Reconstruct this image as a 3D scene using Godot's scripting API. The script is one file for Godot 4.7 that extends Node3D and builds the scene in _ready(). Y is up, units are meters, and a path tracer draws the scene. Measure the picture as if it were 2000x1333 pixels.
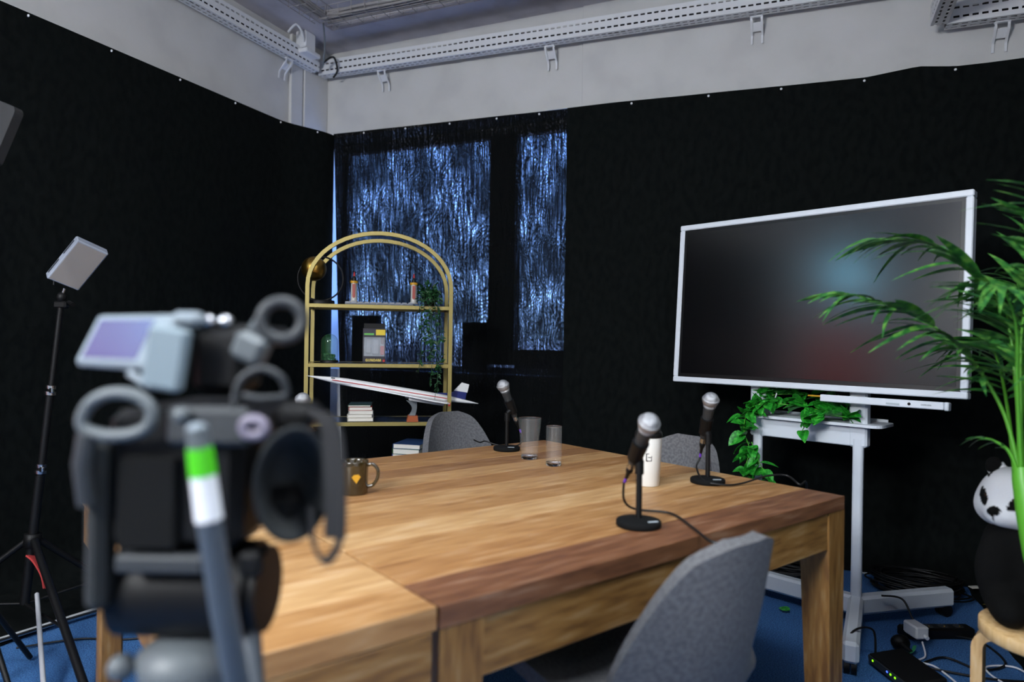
extends Node3D
# A dim meeting room used as a recording set: black curtains, wooden table with microphones, screen on a stand, arched shelf, video camera close by.

var M := {}
var rng := RandomNumberGenerator.new()
var taken := {}

# ---------------------------------------------------------------- mesh helper
class G:
	var st := SurfaceTool.new()
	var grp := 1
	func _init():
		st.begin(Mesh.PRIMITIVE_TRIANGLES)
		st.set_smooth_group(-1)
	func flat():
		st.set_smooth_group(-1)
	func smooth():
		grp += 1
		st.set_smooth_group(grp)
	func t(a: Vector3, b: Vector3, c: Vector3):   # counter-clockwise seen from outside
		st.add_vertex(a)
		st.add_vertex(c)
		st.add_vertex(b)
	func q(a: Vector3, b: Vector3, c: Vector3, d: Vector3):
		t(a, b, c)
		t(a, c, d)
	func out(p: Array, c: Vector3):   # convex polygon turned away from c
		var n: Vector3 = (p[1] - p[0]).cross(p[2] - p[0])
		var mid := Vector3.ZERO
		for x in p:
			mid += x
		mid /= p.size()
		if n.dot(mid - c) < 0.0:
			p.reverse()
		for i in range(1, p.size() - 1):
			t(p[0], p[i], p[i + 1])
	func box(c: Vector3, s: Vector3, bev := 0.0, b := Basis()):
		flat()
		var h := s / 2.0
		var k: float = minf(bev, minf(h.x, minf(h.y, h.z)) * 0.95)
		var pt := func(sg: Vector3, ax: int) -> Vector3:
			var v := Vector3(h.x - k, h.y - k, h.z - k)
			v[ax] = h[ax]
			return c + b * (v * sg)
		for ax in 3:
			var e: int = (ax + 1) % 3
			var f: int = (ax + 2) % 3
			for s1 in [-1.0, 1.0]:
				var quad := []
				for w in [[-1.0, -1.0], [1.0, -1.0], [1.0, 1.0], [-1.0, 1.0]]:
					var sg := Vector3.ONE
					sg[ax] = s1
					sg[e] = w[0]
					sg[f] = w[1]
					quad.append(pt.call(sg, ax))
				out(quad, c)
		if k > 0.0:
			for ax in 3:
				var e: int = (ax + 1) % 3
				var f: int = (ax + 2) % 3
				for w in [[-1.0, -1.0], [1.0, -1.0], [1.0, 1.0], [-1.0, 1.0]]:
					var a := Vector3.ONE
					a[e] = w[0]
					a[f] = w[1]
					var a2 := a
					a[ax] = -1.0
					a2[ax] = 1.0
					out([pt.call(a, e), pt.call(a2, e), pt.call(a2, f), pt.call(a, f)], c)
			for sx in [-1.0, 1.0]:
				for sy in [-1.0, 1.0]:
					for sz in [-1.0, 1.0]:
						var sg := Vector3(sx, sy, sz)
						out([pt.call(sg, 0), pt.call(sg, 1), pt.call(sg, 2)], c)
	func lathe(prof: Array, seg := 24, x := Transform3D()):   # prof: Vector2(radius, height) from bottom to top; a point given twice makes a sharp edge
		smooth()
		for j in prof.size() - 1:
			if prof[j].is_equal_approx(prof[j + 1]):
				smooth()
				continue
			for i in seg:
				var a0 := TAU * i / seg
				var a1 := TAU * (i + 1) / seg
				var p0: Vector3 = x * Vector3(prof[j].x * cos(a0), prof[j].y, prof[j].x * sin(a0))
				var p1: Vector3 = x * Vector3(prof[j + 1].x * cos(a0), prof[j + 1].y, prof[j + 1].x * sin(a0))
				var p2: Vector3 = x * Vector3(prof[j + 1].x * cos(a1), prof[j + 1].y, prof[j + 1].x * sin(a1))
				var p3: Vector3 = x * Vector3(prof[j].x * cos(a1), prof[j].y, prof[j].x * sin(a1))
				if prof[j].x > 1e-6:
					t(p0, p2, p3)
				if prof[j + 1].x > 1e-6:
					t(p0, p1, p2)
		flat()
	func cyl(a: Vector3, b: Vector3, ra: float, rb := -1.0, seg := 16):
		if rb < 0.0:
			rb = ra
		var h := (b - a).length()
		lathe([Vector2(0, 0), Vector2(ra, 0), Vector2(ra, 0), Vector2(rb, h), Vector2(rb, h), Vector2(0, h)], seg, G.along(a, b))
	static func along(a: Vector3, b: Vector3) -> Transform3D:
		var y := (b - a).normalized()
		var h := Vector3.RIGHT if absf(y.x) < 0.9 else Vector3.BACK
		var z := h.cross(y).normalized()
		return Transform3D(Basis(y.cross(z), y, z), a)
	func ball(c: Vector3, r: Vector3, n := 10, b := Basis()):
		var p := []
		for i in n + 1:
			var a := -PI / 2 + PI * i / n
			p.append(Vector2(maxf(cos(a), 0.0) if i > 0 and i < n else 0.0, sin(a)))
		lathe(p, n * 2, Transform3D(b * Basis.from_scale(r), c))
	func tube(pts: Array, r, sides := 8, closed := false):
		smooth()
		var n := pts.size()
		var rings := []
		var nn := Vector3.ZERO
		for i in n:
			var tt: Vector3
			if closed:
				tt = (pts[(i + 1) % n] - pts[(i - 1 + n) % n]).normalized()
			else:
				tt = (pts[mini(i + 1, n - 1)] - pts[maxi(i - 1, 0)]).normalized()
			if i == 0:
				nn = tt.cross(Vector3.UP if absf(tt.y) < 0.9 else Vector3.RIGHT).normalized()
			else:
				nn = (nn - tt * nn.dot(tt)).normalized()
			var bb := tt.cross(nn)
			var rr: float = r[i] if r is Array else r
			var ring := []
			for k in sides:
				var a := TAU * k / sides
				ring.append(pts[i] + (nn * cos(a) + bb * sin(a)) * rr)
			rings.append(ring)
		var last := n if closed else n - 1
		for i in last:
			var u: Array = rings[i]
			var v: Array = rings[(i + 1) % n]
			for k in sides:
				var k1 := (k + 1) % sides
				q(u[k], u[k1], v[k1], v[k])
		if not closed:
			flat()
			for k in range(1, sides - 1):
				t(rings[0][0], rings[0][k + 1], rings[0][k])
				t(rings[n - 1][0], rings[n - 1][k], rings[n - 1][k + 1])
		flat()
	func ribbon(pts: Array, w: Vector3, th: float):   # a flat strap of width vector w along pts
		smooth()
		var n := pts.size()
		var rows := []
		for i in n:
			var tt: Vector3 = (pts[mini(i + 1, n - 1)] - pts[maxi(i - 1, 0)]).normalized()
			var nrm := tt.cross(w).normalized() * th / 2.0
			rows.append([pts[i] - w / 2 - nrm, pts[i] + w / 2 - nrm, pts[i] + w / 2 + nrm, pts[i] - w / 2 + nrm])
		for i in n - 1:
			var a: Array = rows[i]
			var b: Array = rows[i + 1]
			for k in 4:
				smooth()
				var k1 := (k + 1) % 4
				q(a[k], b[k], b[k1], a[k1])
		flat()
	func extrude(poly: PackedVector2Array, d: float, x := Transform3D()):   # outline in xy, from z = -d/2 to d/2
		if Geometry2D.is_polygon_clockwise(poly):
			poly.reverse()
		flat()
		var ix := Geometry2D.triangulate_polygon(poly)
		var z0 := -d / 2
		var z1 := d / 2
		for i in range(0, ix.size(), 3):
			var a := poly[ix[i]]
			var b := poly[ix[i + 1]]
			var c := poly[ix[i + 2]]
			if (b - a).cross(c - a) < 0.0:
				var w := b
				b = c
				c = w
			t(x * Vector3(a.x, a.y, z1), x * Vector3(b.x, b.y, z1), x * Vector3(c.x, c.y, z1))
			t(x * Vector3(a.x, a.y, z0), x * Vector3(c.x, c.y, z0), x * Vector3(b.x, b.y, z0))
		for i in poly.size():
			var a := poly[i]
			var b := poly[(i + 1) % poly.size()]
			q(x * Vector3(a.x, a.y, z0), x * Vector3(b.x, b.y, z0), x * Vector3(b.x, b.y, z1), x * Vector3(a.x, a.y, z1))
	func sheet(f: Callable, nu: int, nv: int, th: float, uv := false):   # f(u, v) with u, v in 0..1; thickness th
		var p := []
		for j in nv + 1:
			var row := []
			for i in nu + 1:
				row.append(f.call(float(i) / nu, float(j) / nv))
			p.append(row)
		var fr := []
		var bk := []
		for j in nv + 1:
			var r1 := []
			var r2 := []
			for i in nu + 1:
				var du: Vector3 = p[j][mini(i + 1, nu)] - p[j][maxi(i - 1, 0)]
				var dv: Vector3 = p[mini(j + 1, nv)][i] - p[maxi(j - 1, 0)][i]
				var nm := du.cross(dv).normalized() * th / 2
				r1.append(p[j][i] + nm)
				r2.append(p[j][i] - nm)
			fr.append(r1)
			bk.append(r2)
		var put := func(a: Vector3, i: int, j: int):
			if uv:
				st.set_uv(Vector2(float(i) / nu, float(j) / nv))
			st.add_vertex(a)
		smooth()
		for j in nv:
			for i in nu:
				for k in [[0, 0], [1, 1], [1, 0], [0, 0], [0, 1], [1, 1]]:
					put.call(fr[j + k[1]][i + k[0]], i + k[0], j + k[1])
		smooth()
		for j in nv:
			for i in nu:
				for k in [[0, 0], [1, 0], [1, 1], [0, 0], [1, 1], [0, 1]]:
					put.call(bk[j + k[1]][i + k[0]], i + k[0], j + k[1])
		smooth()
		for i in nu:
			q(bk[0][i], bk[0][i + 1], fr[0][i + 1], fr[0][i])
			q(fr[nv][i], fr[nv][i + 1], bk[nv][i + 1], bk[nv][i])
		for j in nv:
			q(fr[j][0], fr[j + 1][0], bk[j + 1][0], bk[j][0])
			q(bk[j][nu], bk[j + 1][nu], fr[j + 1][nu], fr[j][nu])
		flat()
	func done() -> ArrayMesh:
		st.generate_normals()
		st.index()
		return st.commit()

# ---------------------------------------------------------------- scene helpers
func numbered(n: String) -> String:
	if not taken.has(n):
		taken[n] = 0
		return n
	taken[n] += 1
	return "%s_%03d" % [n, taken[n]]

func thing(called: String, label: String, category: String, at := Vector3.ZERO, turn := 0.0, group := "") -> Node3D:
	var o := Node3D.new()
	o.name = numbered(called)
	add_child(o)
	o.position = at
	o.rotation.y = turn
	tag(o, label, category, group)
	return o

func tag(o: Node, label: String, category: String, group := ""):
	o.set_meta("label", label)
	o.set_meta("category", category)
	if group != "":
		o.set_meta("group", group)

func part(parent: Node, called: String, g, m: Material, label := "") -> MeshInstance3D:
	var o := MeshInstance3D.new()
	o.mesh = g.done() if g is G else g
	o.material_override = m
	o.name = called
	parent.add_child(o, true)
	if label != "":
		o.set_meta("label", label)
	return o

func solo(called: String, g, m: Material, label: String, category: String, at := Vector3.ZERO, turn := 0.0, group := "") -> MeshInstance3D:
	var o := MeshInstance3D.new()
	o.mesh = g.done() if g is G else g
	o.material_override = m
	o.name = numbered(called)
	add_child(o)
	o.position = at
	o.rotation.y = turn
	tag(o, label, category, group)
	return o

func struct(called: String, g, m: Material) -> MeshInstance3D:
	var o := MeshInstance3D.new()
	o.mesh = g.done() if g is G else g
	o.material_override = m
	o.name = called
	add_child(o)
	o.set_meta("kind", "structure")
	return o

func mat(c: Color, rough := 0.6, metal := 0.0) -> StandardMaterial3D:
	var m := StandardMaterial3D.new()
	m.albedo_color = c
	m.roughness = rough
	m.metallic = metal
	return m

func rgb(r: int, g: int, b: int) -> Color:
	return Color(r / 255.0, g / 255.0, b / 255.0)

func noise_tex(freq: float, sd: int, cols: Array, size := 512, oct := 4, kind := FastNoiseLite.TYPE_SIMPLEX_SMOOTH) -> NoiseTexture2D:
	var n := FastNoiseLite.new()
	n.noise_type = kind
	n.seed = sd
	n.frequency = freq
	n.fractal_octaves = oct
	var tx := NoiseTexture2D.new()
	tx.width = size
	tx.height = size
	tx.seamless = true
	tx.noise = n
	if cols.size() > 0:
		var gr := Gradient.new()
		var off := PackedFloat32Array()
		var cc := PackedColorArray()
		for i in cols.size():
			off.append(0.18 + 0.64 * float(i) / (cols.size() - 1))
			cc.append(cols[i])
		gr.offsets = off
		gr.colors = cc
		tx.color_ramp = gr
	return tx

func tri_map(m: StandardMaterial3D, scale: Vector3, offset := Vector3.ZERO, world := false):
	m.uv1_triplanar = true
	m.uv1_world_triplanar = world
	m.uv1_scale = scale
	m.uv1_offset = offset
	m.uv1_triplanar_sharpness = 8.0

func catmull(p: Array, per := 6, closed := false) -> Array:
	var o := []
	var n := p.size()
	var last := n if closed else n - 1
	for i in last:
		var a: Vector3 = p[(i - 1 + n) % n] if closed else p[maxi(i - 1, 0)]
		var b: Vector3 = p[i]
		var c: Vector3 = p[(i + 1) % n]
		var d: Vector3 = p[(i + 2) % n] if closed else p[mini(i + 2, n - 1)]
		for k in per:
			var s := float(k) / per
			o.append(b.cubic_interpolate(c, a, d, s))
	if not closed:
		o.append(p[n - 1])
	return o

func rounded(w: float, h: float, r: float, n := 5) -> PackedVector2Array:
	var o := PackedVector2Array()
	for c in [[1, 1, 0.0], [-1, 1, PI / 2], [-1, -1, PI], [1, -1, 1.5 * PI]]:
		for i in n + 1:
			var a: float = c[2] + PI / 2 * i / n
			o.append(Vector2(c[0] * (w / 2 - r) + r * cos(a), c[1] * (h / 2 - r) + r * sin(a)))
	return o

func lettering(parent: Node, words: String, height: float, at: Vector3, m: Material, b := Basis(), depth := 0.001) -> MeshInstance3D:
	var f := SystemFont.new()
	f.font_names = PackedStringArray(["Droid Sans"])
	f.font_weight = 700
	var tm := TextMesh.new()
	tm.text = words
	tm.font = f
	tm.font_size = 32
	tm.pixel_size = height / 23.0
	tm.depth = depth
	tm.curve_step = 2.0
	var o := part(parent, "lettering", tm, m)
	o.transform = Transform3D(b, at)
	return o

# ---------------------------------------------------------------- materials
func wood_mat(tone: Color, dark: Color, sd: int, off: Vector3, sc := Vector3(0.6, 4.2, 4.2), rough := 0.48) -> StandardMaterial3D:
	var m := mat(Color.WHITE, rough)
	m.albedo_texture = noise_tex(0.016, sd, [dark, tone.lerp(dark, 0.35), tone, tone.lightened(0.12)], 512, 5)
	tri_map(m, sc, off)
	m.heightmap_enabled = true
	m.heightmap_texture = M.grain_tex
	m.heightmap_scale = 0.006
	return m

func make_materials():
	M.grain_tex = noise_tex(0.05, 77, [], 256, 3)
	M.wall = mat(rgb(206, 206, 206), 0.85)
	M.wall.albedo_texture = noise_tex(0.008, 3, [Color(0.95, 0.95, 0.95), Color(0.985, 0.985, 0.98), Color(1, 1, 1)], 512, 5)
	tri_map(M.wall, Vector3(0.5, 0.5, 0.5), Vector3.ZERO, true)
	M.wall.heightmap_enabled = true
	M.wall.heightmap_texture = noise_tex(0.02, 9, [], 512, 4)
	M.wall.heightmap_scale = 0.15
	M.ceiling = mat(rgb(196, 193, 200), 0.9)
	M.ceiling.albedo_texture = noise_tex(0.01, 5, [Color(0.9, 0.9, 0.9), Color(0.97, 0.97, 0.97), Color(1, 1, 1)], 512, 5)
	tri_map(M.ceiling, Vector3(0.6, 0.6, 0.6), Vector3.ZERO, true)
	M.cloth = mat(rgb(17, 20, 20), 0.95)
	M.cloth.metallic_specular = 0.2
	M.cloth.albedo_texture = noise_tex(0.03, 12, [Color(0.75, 0.78, 0.8), Color(0.9, 0.92, 0.9), Color(1, 1, 1)], 512, 4)
	tri_map(M.cloth, Vector3(1.5, 0.8, 1.5), Vector3.ZERO, true)
	M.carpet = mat(Color.WHITE, 0.98)
	M.carpet.albedo_texture = noise_tex(0.12, 21, [rgb(34, 74, 122), rgb(52, 104, 162), rgb(80, 134, 192)], 512, 3)
	tri_map(M.carpet, Vector3(2.2, 2.2, 2.2), Vector3.ZERO, true)
	M.carpet.heightmap_enabled = true
	M.carpet.heightmap_texture = noise_tex(0.2, 22, [], 512, 2)
	M.carpet.heightmap_scale = 0.3
	M.black = mat(rgb(13, 13, 14), 0.5)
	M.black.metallic_specular = 0.35
	M.black_matt = mat(rgb(11, 12, 13), 0.85)
	M.black_matt.metallic_specular = 0.3
	M.pale_rod = mat(rgb(176, 178, 182), 0.4)
	M.black_gloss = mat(rgb(12, 12, 13), 0.18)
	M.rubber = mat(rgb(27, 31, 33), 0.75)
	M.dark_grey = mat(rgb(46, 49, 52), 0.55)
	M.mid_grey = mat(rgb(112, 118, 122), 0.5)
	M.cam_pale = mat(rgb(118, 128, 136), 0.45)
	M.cam_mid = mat(rgb(84, 90, 94), 0.5)
	M.pale_grey = mat(rgb(170, 180, 186), 0.45)
	M.white = mat(rgb(222, 224, 228), 0.4)
	M.white_metal = mat(rgb(214, 220, 228), 0.42)
	M.chrome = mat(rgb(190, 192, 196), 0.25, 1.0)
	M.steel = mat(rgb(150, 153, 158), 0.35, 1.0)
	M.gold = mat(rgb(156, 140, 82), 0.45, 0.45)
	M.brass = mat(rgb(186, 146, 70), 0.28, 1.0)
	M.red = mat(rgb(170, 26, 26), 0.45)
	M.tower_red = mat(rgb(150, 66, 56), 0.4)
	M.toy_white = mat(rgb(176, 174, 170), 0.35)
	M.toy_gold = mat(rgb(190, 140, 34), 0.35)
	M.toy_grey = mat(rgb(128, 132, 142), 0.4)
	M.navy = mat(rgb(28, 38, 104), 0.4)
	M.yellow = mat(rgb(214, 186, 44), 0.5)
	M.green_tag = mat(rgb(92, 170, 74), 0.5)
	M.paper = mat(rgb(212, 208, 198), 0.85)
	M.leaf = mat(Color.WHITE, 0.42)
	M.leaf.albedo_texture = noise_tex(0.02, 31, [rgb(20, 108, 30), rgb(38, 152, 40), rgb(74, 184, 62)], 256, 3)
	tri_map(M.leaf, Vector3(9, 9, 9), Vector3.ZERO, true)
	M.leaf.backlight_enabled = true
	M.leaf.backlight = Color(0.3, 0.5, 0.15)
	M.ivy = mat(Color.WHITE, 0.45)
	M.ivy.albedo_texture = noise_tex(0.03, 33, [rgb(10, 40, 22), rgb(24, 66, 36), rgb(54, 98, 48)], 256, 3)
	tri_map(M.ivy, Vector3(9, 9, 9), Vector3.ZERO, true)
	M.palm = mat(Color.WHITE, 0.4)
	M.palm.albedo_texture = noise_tex(0.02, 35, [rgb(26, 70, 38), rgb(46, 108, 44), rgb(96, 146, 62)], 256, 3)
	tri_map(M.palm, Vector3(5, 5, 5), Vector3.ZERO, true)
	M.palm.backlight_enabled = true
	M.palm.backlight = Color(0.25, 0.35, 0.12)
	M.stalk = mat(rgb(84, 156, 44), 0.4)
	M.fabric = mat(Color.WHITE, 0.95)
	M.fabric.albedo_texture = noise_tex(0.03, 41, [rgb(80, 80, 83), rgb(92, 92, 95), rgb(104, 104, 107)], 512, 5)
	tri_map(M.fabric, Vector3(5, 5, 5))
	M.fabric.heightmap_enabled = true
	M.fabric.heightmap_texture = noise_tex(0.25, 42, [], 512, 2)
	M.fabric.heightmap_scale = 0.02
	M.birch = wood_mat(rgb(216, 180, 128), rgb(196, 156, 104), 51, Vector3(0.3, 0.2, 0.1), Vector3(5, 1, 5))
	M.chair_leg = wood_mat(rgb(160, 118, 66), rgb(128, 88, 44), 52, Vector3(0.1, 0.7, 0.2), Vector3(8, 1, 8))
	# table planks: tones as in the photograph, from reddish dark to pale honey
	var tones := [[rgb(116, 76, 50), rgb(92, 58, 38)], [rgb(168, 125, 78), rgb(146, 103, 60)], [rgb(179, 138, 91), rgb(158, 116, 72)], [rgb(159, 115, 70), rgb(134, 92, 53)], [rgb(188, 149, 102), rgb(168, 128, 82)], [rgb(146, 104, 65), rgb(122, 83, 50)]]
	M.planks = []
	for i in tones.size():
		M.planks.append(wood_mat(tones[i][0], tones[i][1], 60 + i, Vector3(0.17 * i, 0.31 * i, 0.53 * i)))
	M.frame_wood = wood_mat(rgb(138, 100, 52), rgb(106, 72, 34), 71, Vector3(0.4, 0.1, 0.8))
	M.leg_wood = wood_mat(rgb(136, 98, 50), rgb(104, 70, 34), 72, Vector3(0.4, 0.1, 0.8), Vector3(4.2, 0.6, 4.2))
	# clear glass
	M.pane = mat(Color(0.9, 0.95, 1.0, 0.06), 0.02)
	M.pane.transparency = BaseMaterial3D.TRANSPARENCY_ALPHA
	M.glass = mat(Color(1, 1, 1, 0.0), 0.02)
	M.glass.refraction_enabled = true
	M.glass.refraction_scale = 0.05
	M.plastic = mat(Color(0.9, 0.93, 0.96, 0.16), 0.06)
	M.plastic.transparency = BaseMaterial3D.TRANSPARENCY_ALPHA
	M.mug = mat(rgb(48, 38, 16), 0.08)
	M.mug.clearcoat_enabled = true
	M.mug.clearcoat = 1.0
	M.mug.clearcoat_roughness = 0.05
	M.screen = mat(rgb(7, 7, 9), 0.2)
	M.screen.metallic_specular = 0.62
	M.bezel = mat(rgb(6, 6, 7), 0.35)
	M.purple = mat(rgb(110, 60, 190), 0.5)
	M.grille = mat(rgb(176, 178, 182), 0.42, 0.85)
	M.grille.heightmap_enabled = true
	M.grille.heightmap_texture = noise_tex(0.3, 44, [], 256, 1, FastNoiseLite.TYPE_CELLULAR)
	M.grille.heightmap_scale = 0.12
	tri_map(M.grille, Vector3(14, 14, 14))
	M.cable = mat(rgb(13, 13, 14), 0.5)
	M.cable_white = mat(rgb(226, 228, 236), 0.45)

func moire_cloth() -> StandardMaterial3D:
	# two thin black weaves lying over each other: where their threads line up more light passes
	var w := 900
	var im := Image.create(w, w, false, Image.FORMAT_RGBA8)
	var n1 := FastNoiseLite.new()
	n1.seed = 5
	n1.frequency = 0.0042
	n1.fractal_octaves = 3
	var n2 := FastNoiseLite.new()
	n2.seed = 8
	n2.frequency = 0.02
	n2.fractal_octaves = 3
	for y in w:
		for x in w:
			var warp := n1.get_noise_2d(x * 0.8, y * 0.8) * 10.0
			var streak := n2.get_noise_2d(x * 5.5, y * 0.55)
			var fine := n2.get_noise_2d(x * 19.0 + 300.0, y * 7.0 + 90.0)
			var s := 0.5 + 0.5 * sin(TAU * (x * 0.1 + warp + streak * 0.35))
			var broad := clampf(0.5 + 1.2 * n1.get_noise_2d(x * 1.8 + 900.0, y * 1.5 + 200.0), 0.0, 1.0)
			var p := clampf(0.16 + s * 0.34 + streak * 0.6 + fine * 0.75, 0.0, 1.5) * (0.55 + 0.6 * broad)
			im.set_pixel(x, y, Color(0.05, 0.056, 0.06, 1.0 - 0.03 - 0.42 * clampf(p * p + 0.12 * p, 0.0, 1.3)))
	var m := mat(Color.WHITE, 0.95)
	m.albedo_texture = ImageTexture.create_from_image(im)
	m.metallic_specular = 0.2
	m.transparency = BaseMaterial3D.TRANSPARENCY_ALPHA
	return m

# ---------------------------------------------------------------- start
func _ready():
	rng.seed = 4
	camera_and_light()
	make_materials()
	room()
	curtains()
	ceiling_runs()
	table()
	chairs()
	presentation_screen()
	shelf_and_contents()
	table_things()
	video_camera()
	light_stands()
	corner_right()
	floor_things()

func camera_and_light():
	var cam := Camera3D.new()
	cam.name = "camera"
	cam.position = Vector3(0, 1.2, 0)
	cam.rotation = Vector3(0, deg_to_rad(23.5), deg_to_rad(0.9))
	cam.fov = 54.47
	cam.near = 0.05
	cam.far = 200.0
	var at := CameraAttributesPhysical.new()
	at.frustum_focal_length = 24.0
	at.frustum_focus_distance = 3.1
	at.exposure_aperture = 1.8
	cam.attributes = at
	add_child(cam)
	cam.current = true
	var e := Environment.new()
	e.background_mode = Environment.BG_SKY
	var sky := Sky.new()
	var ps := ProceduralSkyMaterial.new()
	ps.sky_top_color = Color(0.42, 0.62, 1.0)
	ps.sky_horizon_color = Color(0.55, 0.73, 1.0)
	ps.ground_horizon_color = Color(0.45, 0.58, 0.85)
	ps.ground_bottom_color = Color(0.3, 0.36, 0.5)
	ps.energy_multiplier = 10.0
	sky.sky_material = ps
	e.sky = sky
	e.tonemap_mode = Environment.TONE_MAPPER_LINEAR
	e.tonemap_exposure = 1.4
	e.sdfgi_enabled = true
	e.ssao_enabled = true
	e.ssil_enabled = true
	var we := WorldEnvironment.new()
	we.name = "environment"
	we.environment = e
	add_child(we)

func ceiling_panel(at: Vector3, size: Vector2, energy: float, label: String):
	var o := thing("ceiling_light", label, "ceiling light", at, 0.0, "long hung ceiling lights")
	var g := G.new()
	g.box(Vector3(0, 0.025, 0), Vector3(size.x + 0.04, 0.05, size.y + 0.04), 0.004)
	part(o, "housing", g, M.white)
	var lit := mat(Color.WHITE, 0.5)
	lit.emission_enabled = true
	lit.emission = Color(0.95, 0.98, 1.0)
	lit.emission_energy_multiplier = 2.0
	g = G.new()
	g.box(Vector3(0, -0.004, 0), Vector3(size.x, 0.008, size.y))
	part(o, "diffuser_light", g, lit)
	g = G.new()
	g.box(Vector3(0, 0.054, 0), Vector3(size.x, 0.008, size.y))
	part(o, "upper_diffuser_light", g, lit)
	for sx in [-1, 1]:
		g = G.new()
		g.cyl(Vector3(sx * size.x * 0.4, 0.05, 0), Vector3(sx * size.x * 0.4, H - at.y, 0), 0.003)
		part(o, "wire", g, M.steel)
	for k in 2:
		var l := AreaLight3D.new()
		l.name = "ceiling_lamp"
		l.area_size = size
		l.light_energy = [energy, energy * 0.3][k]
		l.light_color = Color(0.95, 0.98, 1.0)
		l.shadow_enabled = true
		l.area_range = 12.0
		l.area_attenuation = 2.0
		o.add_child(l, true)
		l.position = Vector3(0, [-0.02, 0.07][k], 0)
		l.rotation = Vector3([-PI / 2, PI / 2][k], 0, 0)

# ---------------------------------------------------------------- room
const XL := -3.42
const XR := 1.14
const ZB := -4.2
const ZF := 3.4
const H := 3.42

func room():
	var g := G.new()
	g.box(Vector3((XL + XR) / 2, -0.05, (ZB + ZF) / 2), Vector3(XR - XL + 0.6, 0.1, ZF - ZB + 0.6))
	struct("floor", g, M.carpet)
	g = G.new()
	g.box(Vector3((XL + XR) / 2, H + 0.05, (ZB + ZF) / 2), Vector3(XR - XL + 0.6, 0.1, ZF - ZB + 0.6))
	struct("ceiling", g, M.ceiling)
	# back wall with the window opening
	var x0 := -3.38
	var x1 := -1.44
	var y0 := 0.97
	var y1 := 2.72
	var zc := ZB - 0.15
	g = G.new()
	g.box(Vector3((XL - 0.3 + x0) / 2, H / 2, zc), Vector3(x0 - XL + 0.3, H, 0.3))
	g.box(Vector3((x1 + XR + 0.3) / 2, H / 2, zc), Vector3(XR + 0.3 - x1, H, 0.3))
	g.box(Vector3((x0 + x1) / 2, y0 / 2, zc), Vector3(x1 - x0, y0, 0.3))
	g.box(Vector3((x0 + x1) / 2, (y1 + H) / 2, zc), Vector3(x1 - x0, H - y1, 0.3))
	var wb := struct("wall_back", g, M.wall)
	# the wall's cladding panel right of the joint above the window stands a little proud
	g = G.new()
	g.box(Vector3(-1.36 + (XR + 1.36) / 2, 2.96, ZB + 0.004), Vector3(XR + 1.36, 0.92, 0.012), 0.003)
	part(wb, "panel", g, M.wall)
	g = G.new()
	g.box(Vector3(-1.37, 2.69, ZB + 0.02), Vector3(0.12, 0.035, 0.03), 0.004)
	part(wb, "clip", g, M.white)
	g = G.new()
	g.box(Vector3(XL - 0.15, H / 2, (ZB + ZF) / 2), Vector3(0.3, H, ZF - ZB + 0.6))
	var wl := struct("wall_left", g, M.wall)
	g = G.new()
	g.box(Vector3(XL + 0.016, 3.0, ZB + 0.13), Vector3(0.032, 0.84, 0.26), 0.004)
	part(wl, "corner_boxing", g, M.wall)
	g = G.new()
	g.box(Vector3(XL + 0.012, 3.0, ZB + 0.33), Vector3(0.024, 0.84, 0.12), 0.003)
	part(wl, "cover_strip", g, M.wall)
	g = G.new()
	g.box(Vector3(XR + 0.15, H / 2, (ZB + ZF) / 2), Vector3(0.3, H, ZF - ZB + 0.6))
	struct("wall_right", g, M.wall)
	g = G.new()
	g.box(Vector3((XL + XR) / 2, H / 2, ZF + 0.15), Vector3(XR - XL + 0.6, H, 0.3))
	struct("wall_front", g, M.wall)
	# dropped edge of the ceiling along the walls
	g = G.new()
	g.box(Vector3((XL + XR) / 2, H - 0.03, ZB + 0.16), Vector3(XR - XL, 0.06, 0.32))
	g.box(Vector3(XL + 0.16, H - 0.03, (ZB + ZF) / 2 + 0.16), Vector3(0.32, 0.06, ZF - ZB - 0.32))
	struct("trim_1", g, M.ceiling)
	# window: frame, broad pillar between the sashes, lower boards, panes
	var w := Node3D.new()
	w.name = "window_1"
	w.set_meta("kind", "structure")
	add_child(w)
	var zg := ZB - 0.24
	g = G.new()
	for b in [[x0, x0 + 0.03, y0, y1], [x1 - 0.05, x1, y0, y1], [x0 + 0.03, x1 - 0.05, y0, y0 + 0.04], [x0 + 0.03, x1 - 0.05, y1 - 0.07, y1]]:
		g.box(Vector3((b[0] + b[1]) / 2, (b[2] + b[3]) / 2, zg), Vector3(b[1] - b[0], b[3] - b[2], 0.07), 0.004)
	part(w, "window_frame", g, M.white)
	g = G.new()
	g.box(Vector3(-2.0, (y0 + y1) / 2, zg), Vector3(0.2, y1 - y0 - 0.12, 0.1), 0.004)
	part(w, "mullion", g, M.dark_grey)
	g = G.new()
	g.box(Vector3(-1.69, 1.06, zg), Vector3(0.42, 0.16, 0.06), 0.004)
	part(w, "bottom_board", g, M.dark_grey)
	g = G.new()
	g.box(Vector3(-2.2, 1.16, zg + 0.03), Vector3(0.2, 0.34, 0.06), 0.004)
	part(w, "bottom_board", g, M.dark_grey)
	g = G.new()
	g.box(Vector3(-3.15, 1.18, zg + 0.03), Vector3(0.24, 0.4, 0.06), 0.004)
	part(w, "bottom_board", g, M.dark_grey)
	for r in [[-3.35, -2.1], [-1.9, -1.49]]:
		g = G.new()
		g.box(Vector3((r[0] + r[1]) / 2, (y0 + y1) / 2, zg), Vector3(r[1] - r[0], y1 - y0 - 0.1, 0.004))
		part(w, "pane", g, M.pane)
	# door behind the camera, mirrored in the big screen
	var d := Node3D.new()
	d.name = "door_1"
	d.set_meta("kind", "structure")
	add_child(d)
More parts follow.
